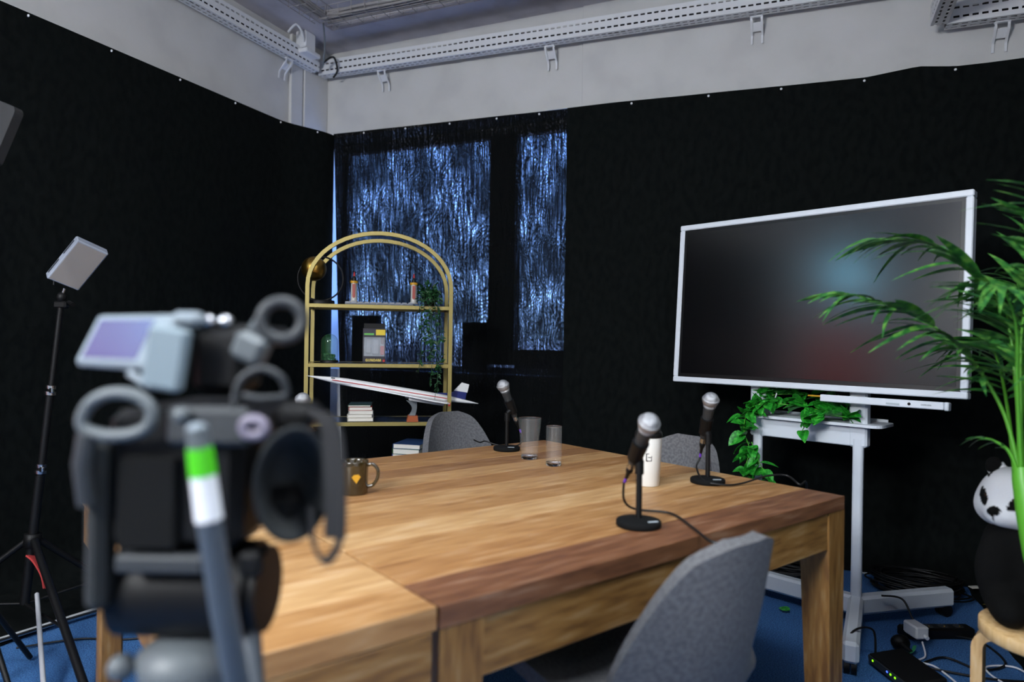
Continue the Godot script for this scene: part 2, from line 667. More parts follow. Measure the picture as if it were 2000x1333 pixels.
	d.position = Vector3(XL, 0, 0.42)
	g = G.new()
	g.box(Vector3(0.02, 1.03, 0), Vector3(0.04, 2.06, 0.94), 0.004)
	part(d, "door_leaf", g, mat(rgb(206, 40, 38), 0.4))
	g = G.new()
	g.box(Vector3(0.03, 1.06, -0.52), Vector3(0.06, 2.12, 0.1), 0.004)
	g.box(Vector3(0.03, 1.06, 0.52), Vector3(0.06, 2.12, 0.1), 0.004)
	g.box(Vector3(0.03, 2.11, 0), Vector3(0.06, 0.1, 0.94), 0.004)
	part(d, "door_frame", g, M.mid_grey)
	g = G.new()
	g.cyl(Vector3(0.04, 1.03, 0.38), Vector3(0.09, 1.03, 0.38), 0.012)
	g.cyl(Vector3(0.09, 1.03, 0.39), Vector3(0.09, 1.03, 0.27), 0.01)
	part(d, "door_handle", g, M.steel)
	# cool emergency light over that door, mirrored as the blue glow in the screen
	var ex := thing("emergency_light", "cool emergency light box above the red door", "light", Vector3(XL + 0.04, 2.6, 0.42))
	g = G.new()
	g.box(Vector3(-0.015, 0, 0), Vector3(0.05, 0.16, 0.34), 0.006)
	part(ex, "housing", g, M.white)
	var lit := mat(Color.WHITE, 0.4)
	lit.emission_enabled = true
	lit.emission = Color(0.45, 0.85, 1.0)
	lit.emission_energy_multiplier = 9.0
	g = G.new()
	g.box(Vector3(0.013, 0, 0), Vector3(0.006, 0.13, 0.3))
	part(ex, "diffuser_light", g, lit)
	var l := AreaLight3D.new()
	l.name = "emergency_lamp"
	l.area_size = Vector2(0.3, 0.13)
	l.light_energy = 0.5
	l.light_color = Color(0.5, 0.85, 1.0)
	l.shadow_enabled = true
	l.area_range = 10.0
	l.area_attenuation = 2.0
	ex.add_child(l)
	l.position = Vector3(0.03, 0, 0)
	l.rotation = Vector3(0, -PI / 2, 0)
	ceiling_panel(Vector3(0.1, 2.95, -0.5), Vector2(1.2, 0.2), 4.0, "long flat light hung right above the photographer")
	ceiling_panel(Vector3(-1.6, 2.95, 1.3), Vector2(1.2, 0.2), 4.0, "long flat light hung behind the video camera")
	softbox(Vector3(-1.5, 2.3, 1.5), Vector3(-1.3, 1.75, -4.0), 8.0)

func softbox(at: Vector3, aim: Vector3, energy: float):
	# large studio softbox on a stand behind the photographer: it lights the upper walls, the chair back and the panda frontally
	var o := thing("softbox_light", "large white softbox light on a stand behind the photographer", "studio light", at)
	o.basis = Basis.looking_at(aim - at, Vector3.UP)
	var w := 0.9
	var h := 0.6
	var g := G.new()
	var fr := [Vector3(-w / 2, -h / 2, 0), Vector3(w / 2, -h / 2, 0), Vector3(w / 2, h / 2, 0), Vector3(-w / 2, h / 2, 0)]
	var bk := [Vector3(-0.08, -0.08, 0.4), Vector3(0.08, -0.08, 0.4), Vector3(0.08, 0.08, 0.4), Vector3(-0.08, 0.08, 0.4)]
	for i in 4:
		g.out([fr[i], fr[(i + 1) % 4], bk[(i + 1) % 4], bk[i]], Vector3(0, 0, 0.15))
	g.out(bk, Vector3(0, 0, 0.15))
	part(o, "hood", g, M.black_matt)
	var lit := mat(Color.WHITE, 0.5)
	lit.emission_enabled = true
	lit.emission = Color(0.98, 0.99, 1.0)
	lit.emission_energy_multiplier = 2.0
	part(o, "diffuser_light", _box_at(Vector3(0, 0, -0.004), Vector3(w, h, 0.006)), lit)
	g = G.new()
	var inv := o.basis.inverse()
	g.cyl(Vector3(0, -0.08, 0.3), Vector3(0, -0.08, 0.3) + inv * Vector3(0, -at.y + 0.2, 0), 0.014)
	part(o, "stand_pole", g, M.black)
	for k in 3:
		g = G.new()
		var a := TAU * k / 3.0
		g.cyl(Vector3(0, -0.08, 0.3) + inv * Vector3(0, -at.y + 0.6, 0), Vector3(0, -0.08, 0.3) + inv * Vector3(0.4 * cos(a), -at.y + 0.14, 0.4 * sin(a)), 0.01)
		part(o, "stand_leg", g, M.black)
	var l := AreaLight3D.new()
	l.name = "softbox_lamp"
	l.area_size = Vector2(w, h)
	l.light_energy = energy
	l.light_color = Color(0.98, 0.99, 1.0)
	l.shadow_enabled = true
	l.area_range = 14.0
	l.area_attenuation = 2.0
	o.add_child(l)
	l.position = Vector3(0, 0, -0.015)

# ---------------------------------------------------------------- curtains
func curtain(called: String, label: String, f: Callable, nu: int, nv: int, m: Material, uv := false) -> MeshInstance3D:
	var g := G.new()
	g.sheet(f, nu, nv, 0.003, uv)
	return solo(called, g, m, label, "curtain")

func lerp_list(xs: Array, ys: Array, x: float) -> float:
	if x <= xs[0]:
		return ys[0]
	for i in xs.size() - 1:
		if x <= xs[i + 1]:
			return lerpf(ys[i], ys[i + 1], (x - xs[i]) / (xs[i + 1] - xs[i]))
	return ys[-1]

func pins(o: Node, pts: Array):
	var g := G.new()
	g.ball(Vector3.ZERO, Vector3(0.007, 0.007, 0.005), 5)
	var me := g.done()
	for p in pts:
		part(o, "pin", me, M.white).position = p

func curtains():
	var wave := FastNoiseLite.new()
	wave.seed = 3
	wave.frequency = 0.9
	# left wall: hangs from the pins and lies out over the carpet at the foot
	var left := func(u: float, v: float) -> Vector3:
		var z := lerpf(-4.05, -0.45, u)
		var top := 2.684
		var x := -3.33 + 0.125 * smoothstep(-3.6, -4.05, z)
		var run := v * (top + 0.46)
		var fold := 0.018 * wave.get_noise_2d(z * 2.4, 0.0) * minf(1.0, run * 0.8)
		if run < top - 0.12:
			return Vector3(x + fold, top - run, z)
		var s := run - (top - 0.12)
		var a := minf(s / 0.12, PI / 2)
		var lie := maxf(0.0, s - 0.12 * PI / 2)
		var k := smoothstep(-3.5, -3.0, z)
		return Vector3(x + fold + (0.12 * (1.0 - cos(a)) + lie) * k, 0.12 - 0.115 * sin(a) + 0.004 * (1.0 + wave.get_noise_2d(z * 5.0, s * 9.0)), z)
	var cl := curtain("black_curtain", "black cloth curtain along the wall behind the tilted light panel", left, 70, 60, M.cloth)
	var pp := []
	for z in [-1.99, -2.4, -2.82, -3.23, -3.63, -1.55, -3.9]:
		pp.append(Vector3(-3.325 + 0.125 * smoothstep(-3.6, -4.05, z), 2.668, z))
	pins(cl, pp)
	# thin double panel in front of the window
	var thin := func(u: float, v: float) -> Vector3:
		var y := lerpf(2.70 - 0.033 * u, 0.02, v)
		var xl := lerp_list([0.0, 0.4, 1.5, 2.45, 2.75], [-3.09, -3.11, -3.165, -3.205, -3.225], y)
		var x := lerpf(xl, -1.38, u)
		return Vector3(x, y, -4.065 + 0.012 * wave.get_noise_2d(x * 2.5, y * 0.3) * (0.3 + v))
	var cw := curtain("window_curtain", "thin black double curtain with daylight shimmering through, behind the arched shelf", thin, 40, 40, moire_cloth(), true)
	pp = []
	for x in [-2.95, -2.6, -2.25, -1.9, -1.6]:
		pp.append(Vector3(x, 2.682 - 0.018 * (x + 3.2), -4.058))
	pins(cw, pp)
	# heavy panel over the rest of the back wall
	var back := func(u: float, v: float) -> Vector3:
		var x := lerpf(-1.41, 1.04, u)
		var top := lerp_list([-1.41, -1.13, -0.16, 0.25, 0.5, 0.66, 0.8, 1.04], [2.668, 2.665, 2.637, 2.626, 2.65, 2.626, 2.625, 2.627], x)
		var y := lerpf(top, 0.004, v)
		return Vector3(x, y, -4.055 + 0.014 * wave.get_noise_2d(x * 2.2 + 40.0, y * 0.3) * (0.3 + v))
	var cb := curtain("black_curtain", "black cloth curtain on the back wall behind the big screen", back, 60, 30, M.cloth)
	pp = []
	for x in [-1.0, -0.55, -0.16, 0.25, 0.66]:
		pp.append(Vector3(x, lerp_list([-1.41, -1.13, -0.16, 0.25, 0.5, 0.66, 0.8, 1.04], [2.668, 2.665, 2.637, 2.626, 2.65, 2.626, 2.625, 2.627], x) - 0.018, -4.048))
	pins(cb, pp)
	# right wall
	var right := func(u: float, v: float) -> Vector3:
		var z := lerpf(-4.06, -1.2, u)
		var top := 2.63 + 0.35 * smoothstep(-4.0, -3.2, z) * 0.4
		var run := v * (top + 0.25)
		var fold := 0.02 * wave.get_noise_2d(z * 2.4, 33.0) * minf(1.0, run * 0.8)
		if run < top - 0.1:
			return Vector3(1.04 - fold, top - run, z)
		var s := run - (top - 0.1)
		var a := minf(s / 0.1, PI / 2)
		return Vector3(1.04 - fold - 0.1 * (1.0 - cos(a)) - maxf(0.0, s - 0.1 * PI / 2), 0.1 - 0.095 * sin(a), z)
	curtain("black_curtain", "black cloth curtain on the wall behind the potted palm", right, 40, 40, M.cloth)
	# a heavy rod lies on the hem of the left curtain
	var g := G.new()
	g.cyl(Vector3(-2.89, 0.026, -1.1), Vector3(-2.765, 0.026, -2.0), 0.01)
	solo("hem_rod", g, M.pale_rod, "thin silver rod lying on the curtain hem beside the carpet", "rod")

# ---------------------------------------------------------------- cable trays under the ceiling
func tray(called: String, label: String, a: Vector3, b: Vector3, side: Vector3):
	# U-shaped perforated tray from a to b; side points from the wall to the open front face
	var o := thing(called, label, "cable tray", a)
	var d := (b - a).normalized()
	var n := (b - a).length()
	var bs := Basis(d, Vector3.UP, d.cross(Vector3.UP))
	if bs.z.dot(side) < 0.0:
		bs = Basis(-d, Vector3.UP, -d.cross(Vector3.UP))
	var sg := bs.x.dot(d)
	var th := 0.002
	var w := 0.075
	var hh := 0.105
	var pitch := 0.041
	# front face, bottom, back: strips with webs between the slots
	for fc in [["front_face", Vector3(0, 0, w / 2), Vector3.UP, hh, Vector3(0, 0, 1)], ["tray_bottom", Vector3(0, -hh / 2, 0), Vector3.BACK, w, Vector3(0, 1, 0)]]:
		var g := G.new()
		var wid: float = fc[3]
		var across: Vector3 = fc[2]
		var sw := 0.011
		var rows := [-wid * 0.22, wid * 0.22]
		var bands := [[-wid / 2, rows[0] - sw / 2], [rows[0] + sw / 2, rows[1] - sw / 2], [rows[1] + sw / 2, wid / 2]]
		for bd in bands:
			var c: Vector3 = Vector3(fc[1]) + across * (bd[0] + bd[1]) / 2
			var s: Vector3 = Vector3(n, 0, 0) + across * (bd[1] - bd[0]) + Vector3(fc[4]) * th
			g.box(bs * (c + Vector3(n / 2 * sg, 0, 0)), s, 0.0, bs)
		for i in int(n / pitch):
			for r in rows:
				var c: Vector3 = Vector3(fc[1]) + across * r + Vector3((i + 0.5) * pitch * sg, 0, 0)
				g.box(bs * c, Vector3(0.014, 0, 0) + across * sw + Vector3(fc[4]) * th, 0.0, bs)
		part(o, fc[0], g, M.white)
	var g2 := G.new()
	g2.box(bs * Vector3(n / 2 * sg, 0, -w / 2), Vector3(n, hh, th), 0.0, bs)
	part(o, "back_face", g2, M.white)
	g2 = G.new()
	for k in 6:
		var cy := -hh / 2 + 0.016 + 0.028 * (k % 3)
		var cz := -0.016 + 0.032 * (k / 3)
		var pl := []
		for i in 13:
			pl.append(bs * Vector3(n * i / 12.0 * sg, cy + 0.004 * sin(i * 2.1 + k), cz + 0.004 * cos(i * 1.7 + k)))
		g2.tube(pl, 0.0145, 7)
	part(o, "cables", g2, M.cable).set_meta("kind", "stuff")
	return o

func bracket(at: Vector3, turn: float, label: String):
	var o := thing("tray_bracket", label, "bracket", at, turn, "white hook brackets under the cable trays")
	var g := G.new()
	for s in [-1, 1]:
		var p := catmull([Vector3(0.028 * s, 0.0, 0.075), Vector3(0.028 * s, -0.03, 0.068), Vector3(0.028 * s, -0.065, 0.035), Vector3(0.028 * s, -0.09, 0.012), Vector3(0.028 * s, -0.135, 0.008)], 4)
		g.ribbon(p, Vector3(0.012, 0, 0), 0.004)
	g.box(Vector3(0, -0.005, 0.07), Vector3(0.07, 0.01, 0.02), 0.002)
	g.box(Vector3(0, -0.05, 0.04), Vector3(0.06, 0.05, 0.006), 0.001, Basis(Vector3.RIGHT, 0.7))
	part(o, "hook", g, M.white)

func ceiling_runs():
	tray("cable_tray", "white perforated cable tray along the wall left of the corner", Vector3(-3.345, 3.2, -4.0), Vector3(-3.345, 3.2, -0.6), Vector3(1, 0, 0))
	tray("cable_tray", "long white perforated cable tray above the window and the screen", Vector3(-3.36, 3.2, -4.09), Vector3(0.5, 3.12, -4.09), Vector3(0, 0, 1))
	tray("cable_tray", "short white perforated cable tray at the right end of the back wall", Vector3(0.62, 2.9, -4.09), Vector3(1.13, 2.9, -4.09), Vector3(0, 0, 1))
	tray("cable_tray", "short white cable tray running out from the wall at upper right", Vector3(0.585, 2.9, -4.05), Vector3(0.585, 2.9, -2.4), Vector3(-1, 0, 0))
	bracket(Vector3(-2.85, 3.14, -4.19), 0.0, "white hook bracket under the cable tray, nearest to the window corner")
	bracket(Vector3(-1.56, 3.11, -4.19), 0.0, "white hook bracket under the cable tray, middle one over the dark curtain seam")
	bracket(Vector3(-0.3, 3.08, -4.19), 0.0, "white hook bracket under the cable tray, straight above the big screen's left end")
	bracket(Vector3(0.87, 2.85, -4.19), 0.0, "white hook bracket under the short tray at far right")
	bracket(Vector3(XL + 0.01, 3.14, -3.72), PI / 2, "white hook bracket on the left wall beside the junction box")
	# junction box at the corner with a bent cable
	var o := thing("junction_box", "white square junction box above the cable tray in the corner", "junction box", Vector3(-3.3, 3.3, -3.84))
	var g := G.new()
	g.box(Vector3.ZERO, Vector3(0.09, 0.12, 0.11), 0.008)
	part(o, "housing", g, M.white)
	g = G.new()
	g.tube(catmull([Vector3(0.03, -0.03, 0.055), Vector3(0.05, 0.02, 0.1), Vector3(0.04, 0.05, 0.15), Vector3(0.02, -0.02, 0.2)], 6), 0.008, 8)
	part(o, "conduit", g, M.white)
	g = G.new()
	g.box(Vector3(0.0, -0.085, -0.01), Vector3(0.13, 0.03, 0.15), 0.006)
	part(o, "foot_plate", g, M.white)
	g = G.new()
	g.tube(catmull([Vector3(-3.22, 3.17, -3.93), Vector3(-3.16, 3.22, -3.97), Vector3(-3.17, 3.15, -4.03), Vector3(-3.22, 3.11, -4.05)], 6), 0.007, 8)
	solo("cable_loop", g, M.cable, "short dark cable looped over the tray corner", "cable")
	g = G.new()
	g.tube(catmull([Vector3(-3.05, 3.34, -3.72), Vector3(-3.1, 3.25, -3.8), Vector3(-3.17, 3.18, -3.88), Vector3(-3.24, 3.15, -3.95)], 6), 0.006, 8)
	solo("drop_cable", g, M.mid_grey, "pale cable dropping from the wire basket to the corner", "cable")
	# wire baskets full of painted cables, hung below the ceiling
	basket("wire basket of grey painted cables running towards the camera on the left", Vector3(-2.95, 3.3, -3.6), Vector3(-2.95, 3.3, -0.5), 1)
	basket("wire basket of grey painted cables running parallel to the window wall", Vector3(-2.95, 3.3, -3.62), Vector3(1.1, 3.3, -3.72), 2)

func basket(label: String, a: Vector3, b: Vector3, sd: int):
	var o := thing("cable_basket", label, "cable basket", a)
	var d := (b - a).normalized()
	var n := (b - a).length()
	var s := d.cross(Vector3.UP).normalized()
	var r := RandomNumberGenerator.new()
	r.seed = sd
	var grey := mat(rgb(150, 147, 148), 0.8)
	var cables := G.new()
	for k in 11:
		var p := []
		var off := Vector2(r.randf_range(-0.05, 0.05), r.randf_range(-0.012, 0.03))
		for i in 15:
			var x := n * i / 14.0
			p.append(d * x + s * (off.x + r.randf_range(-0.012, 0.012)) + Vector3.UP * (off.y + r.randf_range(-0.008, 0.008)))
		cables.tube(p, r.randf_range(0.006, 0.011), 6)
	part(o, "cables", cables, grey).set_meta("kind", "stuff")
	var g := G.new()
	for y in [[-0.07, 0.05], [0.07, 0.05], [-0.07, -0.025], [0.07, -0.025], [-0.025, -0.03], [0.025, -0.03]]:
		g.tube([s * y[0] + Vector3.UP * y[1], d * n + s * y[0] + Vector3.UP * y[1]], 0.0025, 5)
	for i in int(n / 0.1):
		var c := d * (i * 0.1 + 0.05)
		g.tube([c + s * -0.07 + Vector3.UP * 0.05, c + s * -0.07 + Vector3.UP * -0.03, c + s * 0.07 + Vector3.UP * -0.03, c + s * 0.07 + Vector3.UP * 0.05], 0.0022, 5)
	part(o, "wire_mesh", g, grey)
	for i in 3:
		g = G.new()
		var c := d * (n * (0.12 + 0.38 * i))
		g.cyl(c + s * 0.07 + Vector3.UP * 0.04, c + s * 0.07 + Vector3.UP * 0.12, 0.005)
		part(o, "hanger", g, grey)

# ---------------------------------------------------------------- table
const TA := Vector3(-0.565, 0.75, -1.008)
const TURN := 62.22
const TL := 1.44
const TW := 1.365
const LEAF := 0.36

func table():
	# local x runs along the planks from the seam to the far right end, local -z from the near long edge to the far one
	var o := thing("wooden_table", "big square wooden table with a leaf joined on, holding the microphones", "table", Vector3(TA.x, 0, TA.z), deg_to_rad(TURN))
	var n := 11
	var w := TW / n
	var tone := [0, 3, 1, 4, 1, 2, 3, 2, 5, 1, 3]
	var tone2 := [1, 4, 2, 1, 4, 2, 1, 3, 4, 2, 1]
	var top := G.new()
	top.box(Vector3.ZERO, Vector3(TL - 0.003, 0.04, w - 0.0008), 0.0012)
	var top_mesh := top.done()
	var lf := G.new()
	lf.box(Vector3.ZERO, Vector3(LEAF - 0.003, 0.04, w - 0.0008), 0.0012)
	var leaf_mesh := lf.done()
	for i in n:
		part(o, "plank", top_mesh, M.planks[tone[i]]).position = Vector3(TL / 2 + 0.0015, 0.73, -(i + 0.5) * w)
		part(o, "leaf_plank", leaf_mesh, M.planks[tone2[i]]).position = Vector3(-LEAF / 2 - 0.0015, 0.731, -(i + 0.5) * w)
	# frame of the main table: rounded legs that run into the apron
	var ay := 0.655
	var ah := 0.11
	var ins := 0.004
	var g := G.new()
	g.box(Vector3(TL / 2, ay, -0.02 - ins), Vector3(TL - 0.18, ah, 0.035), 0.003)
	part(o, "apron", g, M.frame_wood)
	part(o, "apron", g.done(), M.frame_wood).position = Vector3(0, 0, -TW + 0.04 + ins * 2)
	g = G.new()
	g.box(Vector3(0.02 + ins, ay, -TW / 2), Vector3(0.035, ah, TW - 0.18), 0.003)
	part(o, "apron", g, M.leg_wood)
	part(o, "apron", g.done(), M.leg_wood).position = Vector3(TL - 0.04 - ins * 2, 0, 0)
	g = G.new()
	# legs taper towards the floor on their inner sides
	g.flat()
	var lw := 0.095
	var lb := 0.07
	var c := [Vector3(0, 0.71, 0), Vector3(lw, 0.71, 0), Vector3(lw, 0.71, -lw), Vector3(0, 0.71, -lw), Vector3(0, 0, 0), Vector3(lb, 0, 0), Vector3(lb, 0, -lb), Vector3(0, 0, -lb)]
	var mid := Vector3(0.04, 0.35, -0.04)
	for f in [[0, 1, 2, 3], [4, 5, 6, 7], [0, 1, 5, 4], [1, 2, 6, 5], [2, 3, 7, 6], [3, 0, 4, 7]]:
		g.out([c[f[0]], c[f[1]], c[f[2]], c[f[3]]], mid)
	var leg := g.done()
	for k in 4:
		var l := part(o, "leg", leg, M.leg_wood)
		l.position = [Vector3(0.004, 0, -0.002), Vector3(TL + 0.004, 0, -0.002), Vector3(TL + 0.004, 0, -TW + 0.002), Vector3(0.004, 0, -TW + 0.002)][k]
		l.rotation.y = [0.0, PI / 2, PI, -PI / 2][k]
	# leaf: deep apron flush with the edge
	g = G.new()
	g.box(Vector3(-LEAF / 2, 0.655, -0.016), Vector3(LEAF - 0.02, 0.11, 0.03), 0.003)
	part(o, "leaf_apron", g, M.frame_wood)
	part(o, "leaf_apron", g.done(), M.frame_wood).position = Vector3(0, 0, -TW + 0.032)
	g = G.new()
	g.box(Vector3(-LEAF + 0.02, 0.655, -TW / 2), Vector3(0.03, 0.11, TW - 0.07), 0.003)
	part(o, "leaf_apron", g, M.leg_wood)
	g = G.new()
	g.box(Vector3.ZERO, Vector3(0.06, 0.71, 0.06), 0.006)
	var lleg := g.done()
	for z in [-0.07, -TW + 0.07]:
		part(o, "leaf_leg", lleg, M.leg_wood).position = Vector3(-LEAF + 0.07, 0.355, z)

# ---------------------------------------------------------------- chairs
func chair_proto(label: String) -> Node3D:
	var o := thing("upholstered_chair", label, "chair", Vector3.ZERO, 0.0, "grey upholstered chairs around the table")
	# profile from the front of the seat to the top of the back, in (z, y)
	var pz := [-0.235, -0.2, -0.1, 0.03, 0.12, 0.185, 0.215, 0.235, 0.25, 0.263, 0.271, 0.275]
	var py := [0.455, 0.47, 0.468, 0.455, 0.457, 0.49, 0.55, 0.62, 0.69, 0.765, 0.815, 0.84]
	var hw := [0.14, 0.18, 0.2, 0.208, 0.213, 0.216, 0.216, 0.208, 0.189, 0.156, 0.116, 0.05]
	var f := func(u: float, v: float) -> Vector3:
		var s := v * 11.0
		var i := mini(int(s), 10)
		var k := s - i
		var a := maxi(i - 1, 0)
		var d := mini(i + 2, 11)
		var z := cubic_interpolate(pz[i], pz[i + 1], pz[a], pz[d], k)
		var y := cubic_interpolate(py[i], py[i + 1], py[a], py[d], k)
		var w := cubic_interpolate(hw[i], hw[i + 1], hw[a], hw[d], k)
		var x := (u * 2.0 - 1.0)
		var back := smoothstep(0.35, 0.6, v)
		var wr := x * w / 0.22
		return Vector3(-x * w, y + 0.03 * x * x * (1.0 - back), z - 0.1 * wr * wr * back)
	var g := G.new()
	g.sheet(f, 18, 44, 0.03)
	part(o, "seat_shell", g, M.fabric)
	g = G.new()
	g.box(Vector3(0, 0.425, -0.02), Vector3(0.26, 0.03, 0.26), 0.004)
	part(o, "seat_frame", g, M.black)
	for s in [[-1, -1], [1, -1], [1, 1], [-1, 1]]:
		g = G.new()
		g.cyl(Vector3(0.13 * s[0], 0.42, -0.02 + 0.12 * s[1]), Vector3(0.2 * s[0], 0.0, -0.02 + 0.2 * s[1]), 0.017, 0.011, 14)
		part(o, "leg", g, M.chair_leg)
	return o

func chairs():
	var p := chair_proto("grey fabric chair in the foreground, its back turned to the camera")
	p.position = Vector3(-0.342, 0, -1.462)
	p.rotation.y = deg_to_rad(TURN)
	for c in [[Vector3(-1.414, 0, -2.89), TURN + 180.0, "grey fabric chair on the far side, right of the model aeroplane"], [Vector3(-0.549, 0, -2.502), TURN + 90.0, "grey fabric chair behind the white tumbler"], [Vector3(-1.557, 0, -1.877), TURN + 180.0, "grey fabric chair mostly hidden behind the video camera"]]:
		var d: Node3D = p.duplicate()
		d.name = numbered("upholstered_chair")
		add_child(d)
		d.position = c[0]
		d.rotation.y = deg_to_rad(c[1])
		d.set_meta("label", c[2])

# ---------------------------------------------------------------- big screen on its stand
func presentation_screen():
	var turn := deg_to_rad(-22.91)
	var base := Vector3(-0.042, 0, -3.319)
	var o := thing("presentation_screen", "large switched-off touch screen with a white frame on the stand", "screen", base + Vector3(0, 1.005, 0), turn)
	o.rotation = Vector3(0, turn, 0)
	o.basis = Basis(Vector3.UP, turn) * Basis(Vector3.RIGHT, deg_to_rad(-3.6))
	var w := 1.3
	var h := 0.81
	var b := 0.027
	var g := G.new()
	# four frame bars and the back
	g.box(Vector3(0, b / 2, -0.02), Vector3(w, b, 0.05), 0.004)
	g.box(Vector3(0, h - b / 2, -0.02), Vector3(w, b, 0.05), 0.004)
	g.box(Vector3(-w / 2 + b / 2, h / 2, -0.02), Vector3(b, h - 2 * b, 0.05), 0.004)
	g.box(Vector3(w / 2 - b / 2, h / 2, -0.02), Vector3(b, h - 2 * b, 0.05), 0.004)
	part(o, "frame", g, M.white_metal)
	g = G.new()
	g.box(Vector3(0, h / 2, -0.03), Vector3(w - 2 * b, h - 2 * b, 0.03))
	part(o, "back_cover", g, M.white_metal)
	g = G.new()
	g.box(Vector3(0, h / 2, -0.008), Vector3(w - 2 * b, h - 2 * b, 0.012))
	part(o, "bezel", g, M.bezel)
	g = G.new()
	g.box(Vector3(0, h / 2 + 0.002, -0.0008), Vector3(w - 2 * b - 0.03, h - 2 * b - 0.034, 0.003))
	part(o, "display", g, M.screen, "dark glossy display showing blurred reflections")
	# pen tray under the right half
	var tr := part(o, "pen_tray", _pen_tray(), M.white_metal)
	tr.position = Vector3(0.34, -0.032, -0.005)
	g = G.new()
	g.cyl(Vector3(0.115, 0, 0.0221), Vector3(0.115, 0, 0.0235), 0.006, -1, 14)
	part(tr, "sensor", g, M.black_gloss)
	g = G.new()
	g.box(Vector3(0.055, -0.004, 0.0225), Vector3(0.05, 0.008, 0.002), 0.0008)
	part(tr, "button", g, M.pale_grey)
	lettering(tr, "SAMSUNG", 0.0055, Vector3(0.175, 0.0, 0.0228), M.mid_grey, Basis(), 0.0006)
	g = G.new()
	g.cyl(Vector3(-0.22, 0.006, 0.0), Vector3(-0.27, 0.006, 0.0), 0.004)
	g.cyl(Vector3(-0.27, 0.006, 0.0), Vector3(-0.295, 0.006, 0.0), 0.0045, 0.003)
	solo("stylus", g, M.toy_gold, "slim pen sticking out left of the screen's pen tray", "pen", o.position + o.basis * tr.position, turn)
	# the stand
	var s := thing("screen_stand", "white metal rolling stand with two posts under the big screen", "stand", base + Basis(Vector3.UP, turn) * Vector3(0.004, 0, -0.08), turn)
	for sx in [-1, 1]:
		g = G.new()
		g.extrude(rounded(0.044, 0.032, 0.014), 0.72, Transform3D(Basis(Vector3.RIGHT, PI / 2), Vector3(0.228 * sx, 0.44, 0)))
		part(s, "post", g, M.white_metal)
		g = G.new()
		g.box(Vector3(0.228 * sx, 1.0, -0.012), Vector3(0.074, 0.47, 0.05), 0.008)
		part(s, "sleeve", g, M.white_metal)
	g = G.new()
	g.box(Vector3(0, 0.81, -0.005), Vector3(0.4, 0.085, 0.03), 0.004)
	part(s, "cross_beam", g, M.white_metal)
	g = G.new()
	g.extrude(rounded(0.62, 0.2, 0.04), 0.012, Transform3D(Basis(Vector3.RIGHT, PI / 2), Vector3(0.02, 0.862, -0.05)))
	g.box(Vector3(0.02, 0.873, -0.145), Vector3(0.56, 0.014, 0.006), 0.001)
	part(s, "shelf_tray", g, M.white_metal)
	g = G.new()
	g.box(Vector3(0, 0.085, 0), Vector3(0.46, 0.08, 0.055), 0.01)
	part(s, "base_bar", g, M.white_metal)
	for sx in [-1, 1]:
		for ft in [Vector3(0.16, 0, 0.5), Vector3(0.24, 0, -0.42)]:
			var a := Vector3(0.228 * sx, 0.085, 0)
			var b2 := Vector3((0.228 + ft.x) * sx, 0.085, ft.z)
			var d := (b2 - a).normalized()
			g = G.new()
			g.box((a + b2) / 2, Vector3(0.058, 0.08, (b2 - a).length() + 0.03), 0.012, Basis(Vector3.UP.cross(d).normalized(), Vector3.UP, d))
			var foot := part(s, "foot", g, M.white_metal)
			g = G.new()
			var ax := Vector3.UP.cross(d).normalized()
			var wc := b2 - d * 0.02
			wc.y = 0.028
			for k in [-1, 1]:
				g.cyl(wc + ax * (0.012 * k - 0.009), wc + ax * (0.012 * k + 0.009), 0.028, -1, 18)
			part(foot, "caster", g, M.black)
	# ivy lying on the tray, trailing over the left end
	ivy_on_tray(base, turn)
	g = G.new()
	var bb := Basis(Vector3.UP, turn)
	g.tube(catmull([base + bb * Vector3(-0.15, 1.03, -0.1), base + bb * Vector3(-0.14, 0.97, -0.09), base + bb * Vector3(-0.165, 0.9, -0.085), base + bb * Vector3(-0.16, 0.875, -0.08)], 6), 0.0035, 6)
	solo("screen_cable", g, M.cable_white, "thin white cable dropping behind the screen beside the left post", "cable")

func _pen_tray() -> G:
	var g := G.new()
	g.box(Vector3(0, 0, 0), Vector3(0.47, 0.03, 0.044), 0.003)
	g.box(Vector3(0.242, -0.001, -0.004), Vector3(0.016, 0.034, 0.04), 0.004)
	return g

func leaf_mesh(l: float, w: float, droop: float, fold: float, nu := 4, nv := 7) -> ArrayMesh:
	# pointed leaf from the origin along -z, bent down by droop, folded along its rib
	var f := func(u: float, v: float) -> Vector3:
		var x := (u * 2.0 - 1.0) * w / 2 * pow(maxf(sin(PI * pow(v, 0.72)), 0.0), 0.8)
		return Vector3(-x, fold * absf(x) - droop * l * v * v, -l * v)
	var g := G.new()
	g.sheet(f, nu, nv, 0.0006)
	return g.done()

func look(at: Vector3, dir: Vector3, up := Vector3.UP, roll := 0.0) -> Transform3D:
	dir = dir.normalized()
	if absf(dir.dot(up)) > 0.97:
		up = Vector3.RIGHT
	var b := Basis.looking_at(dir, up)
	return Transform3D(b * Basis(Vector3.BACK, roll), at)

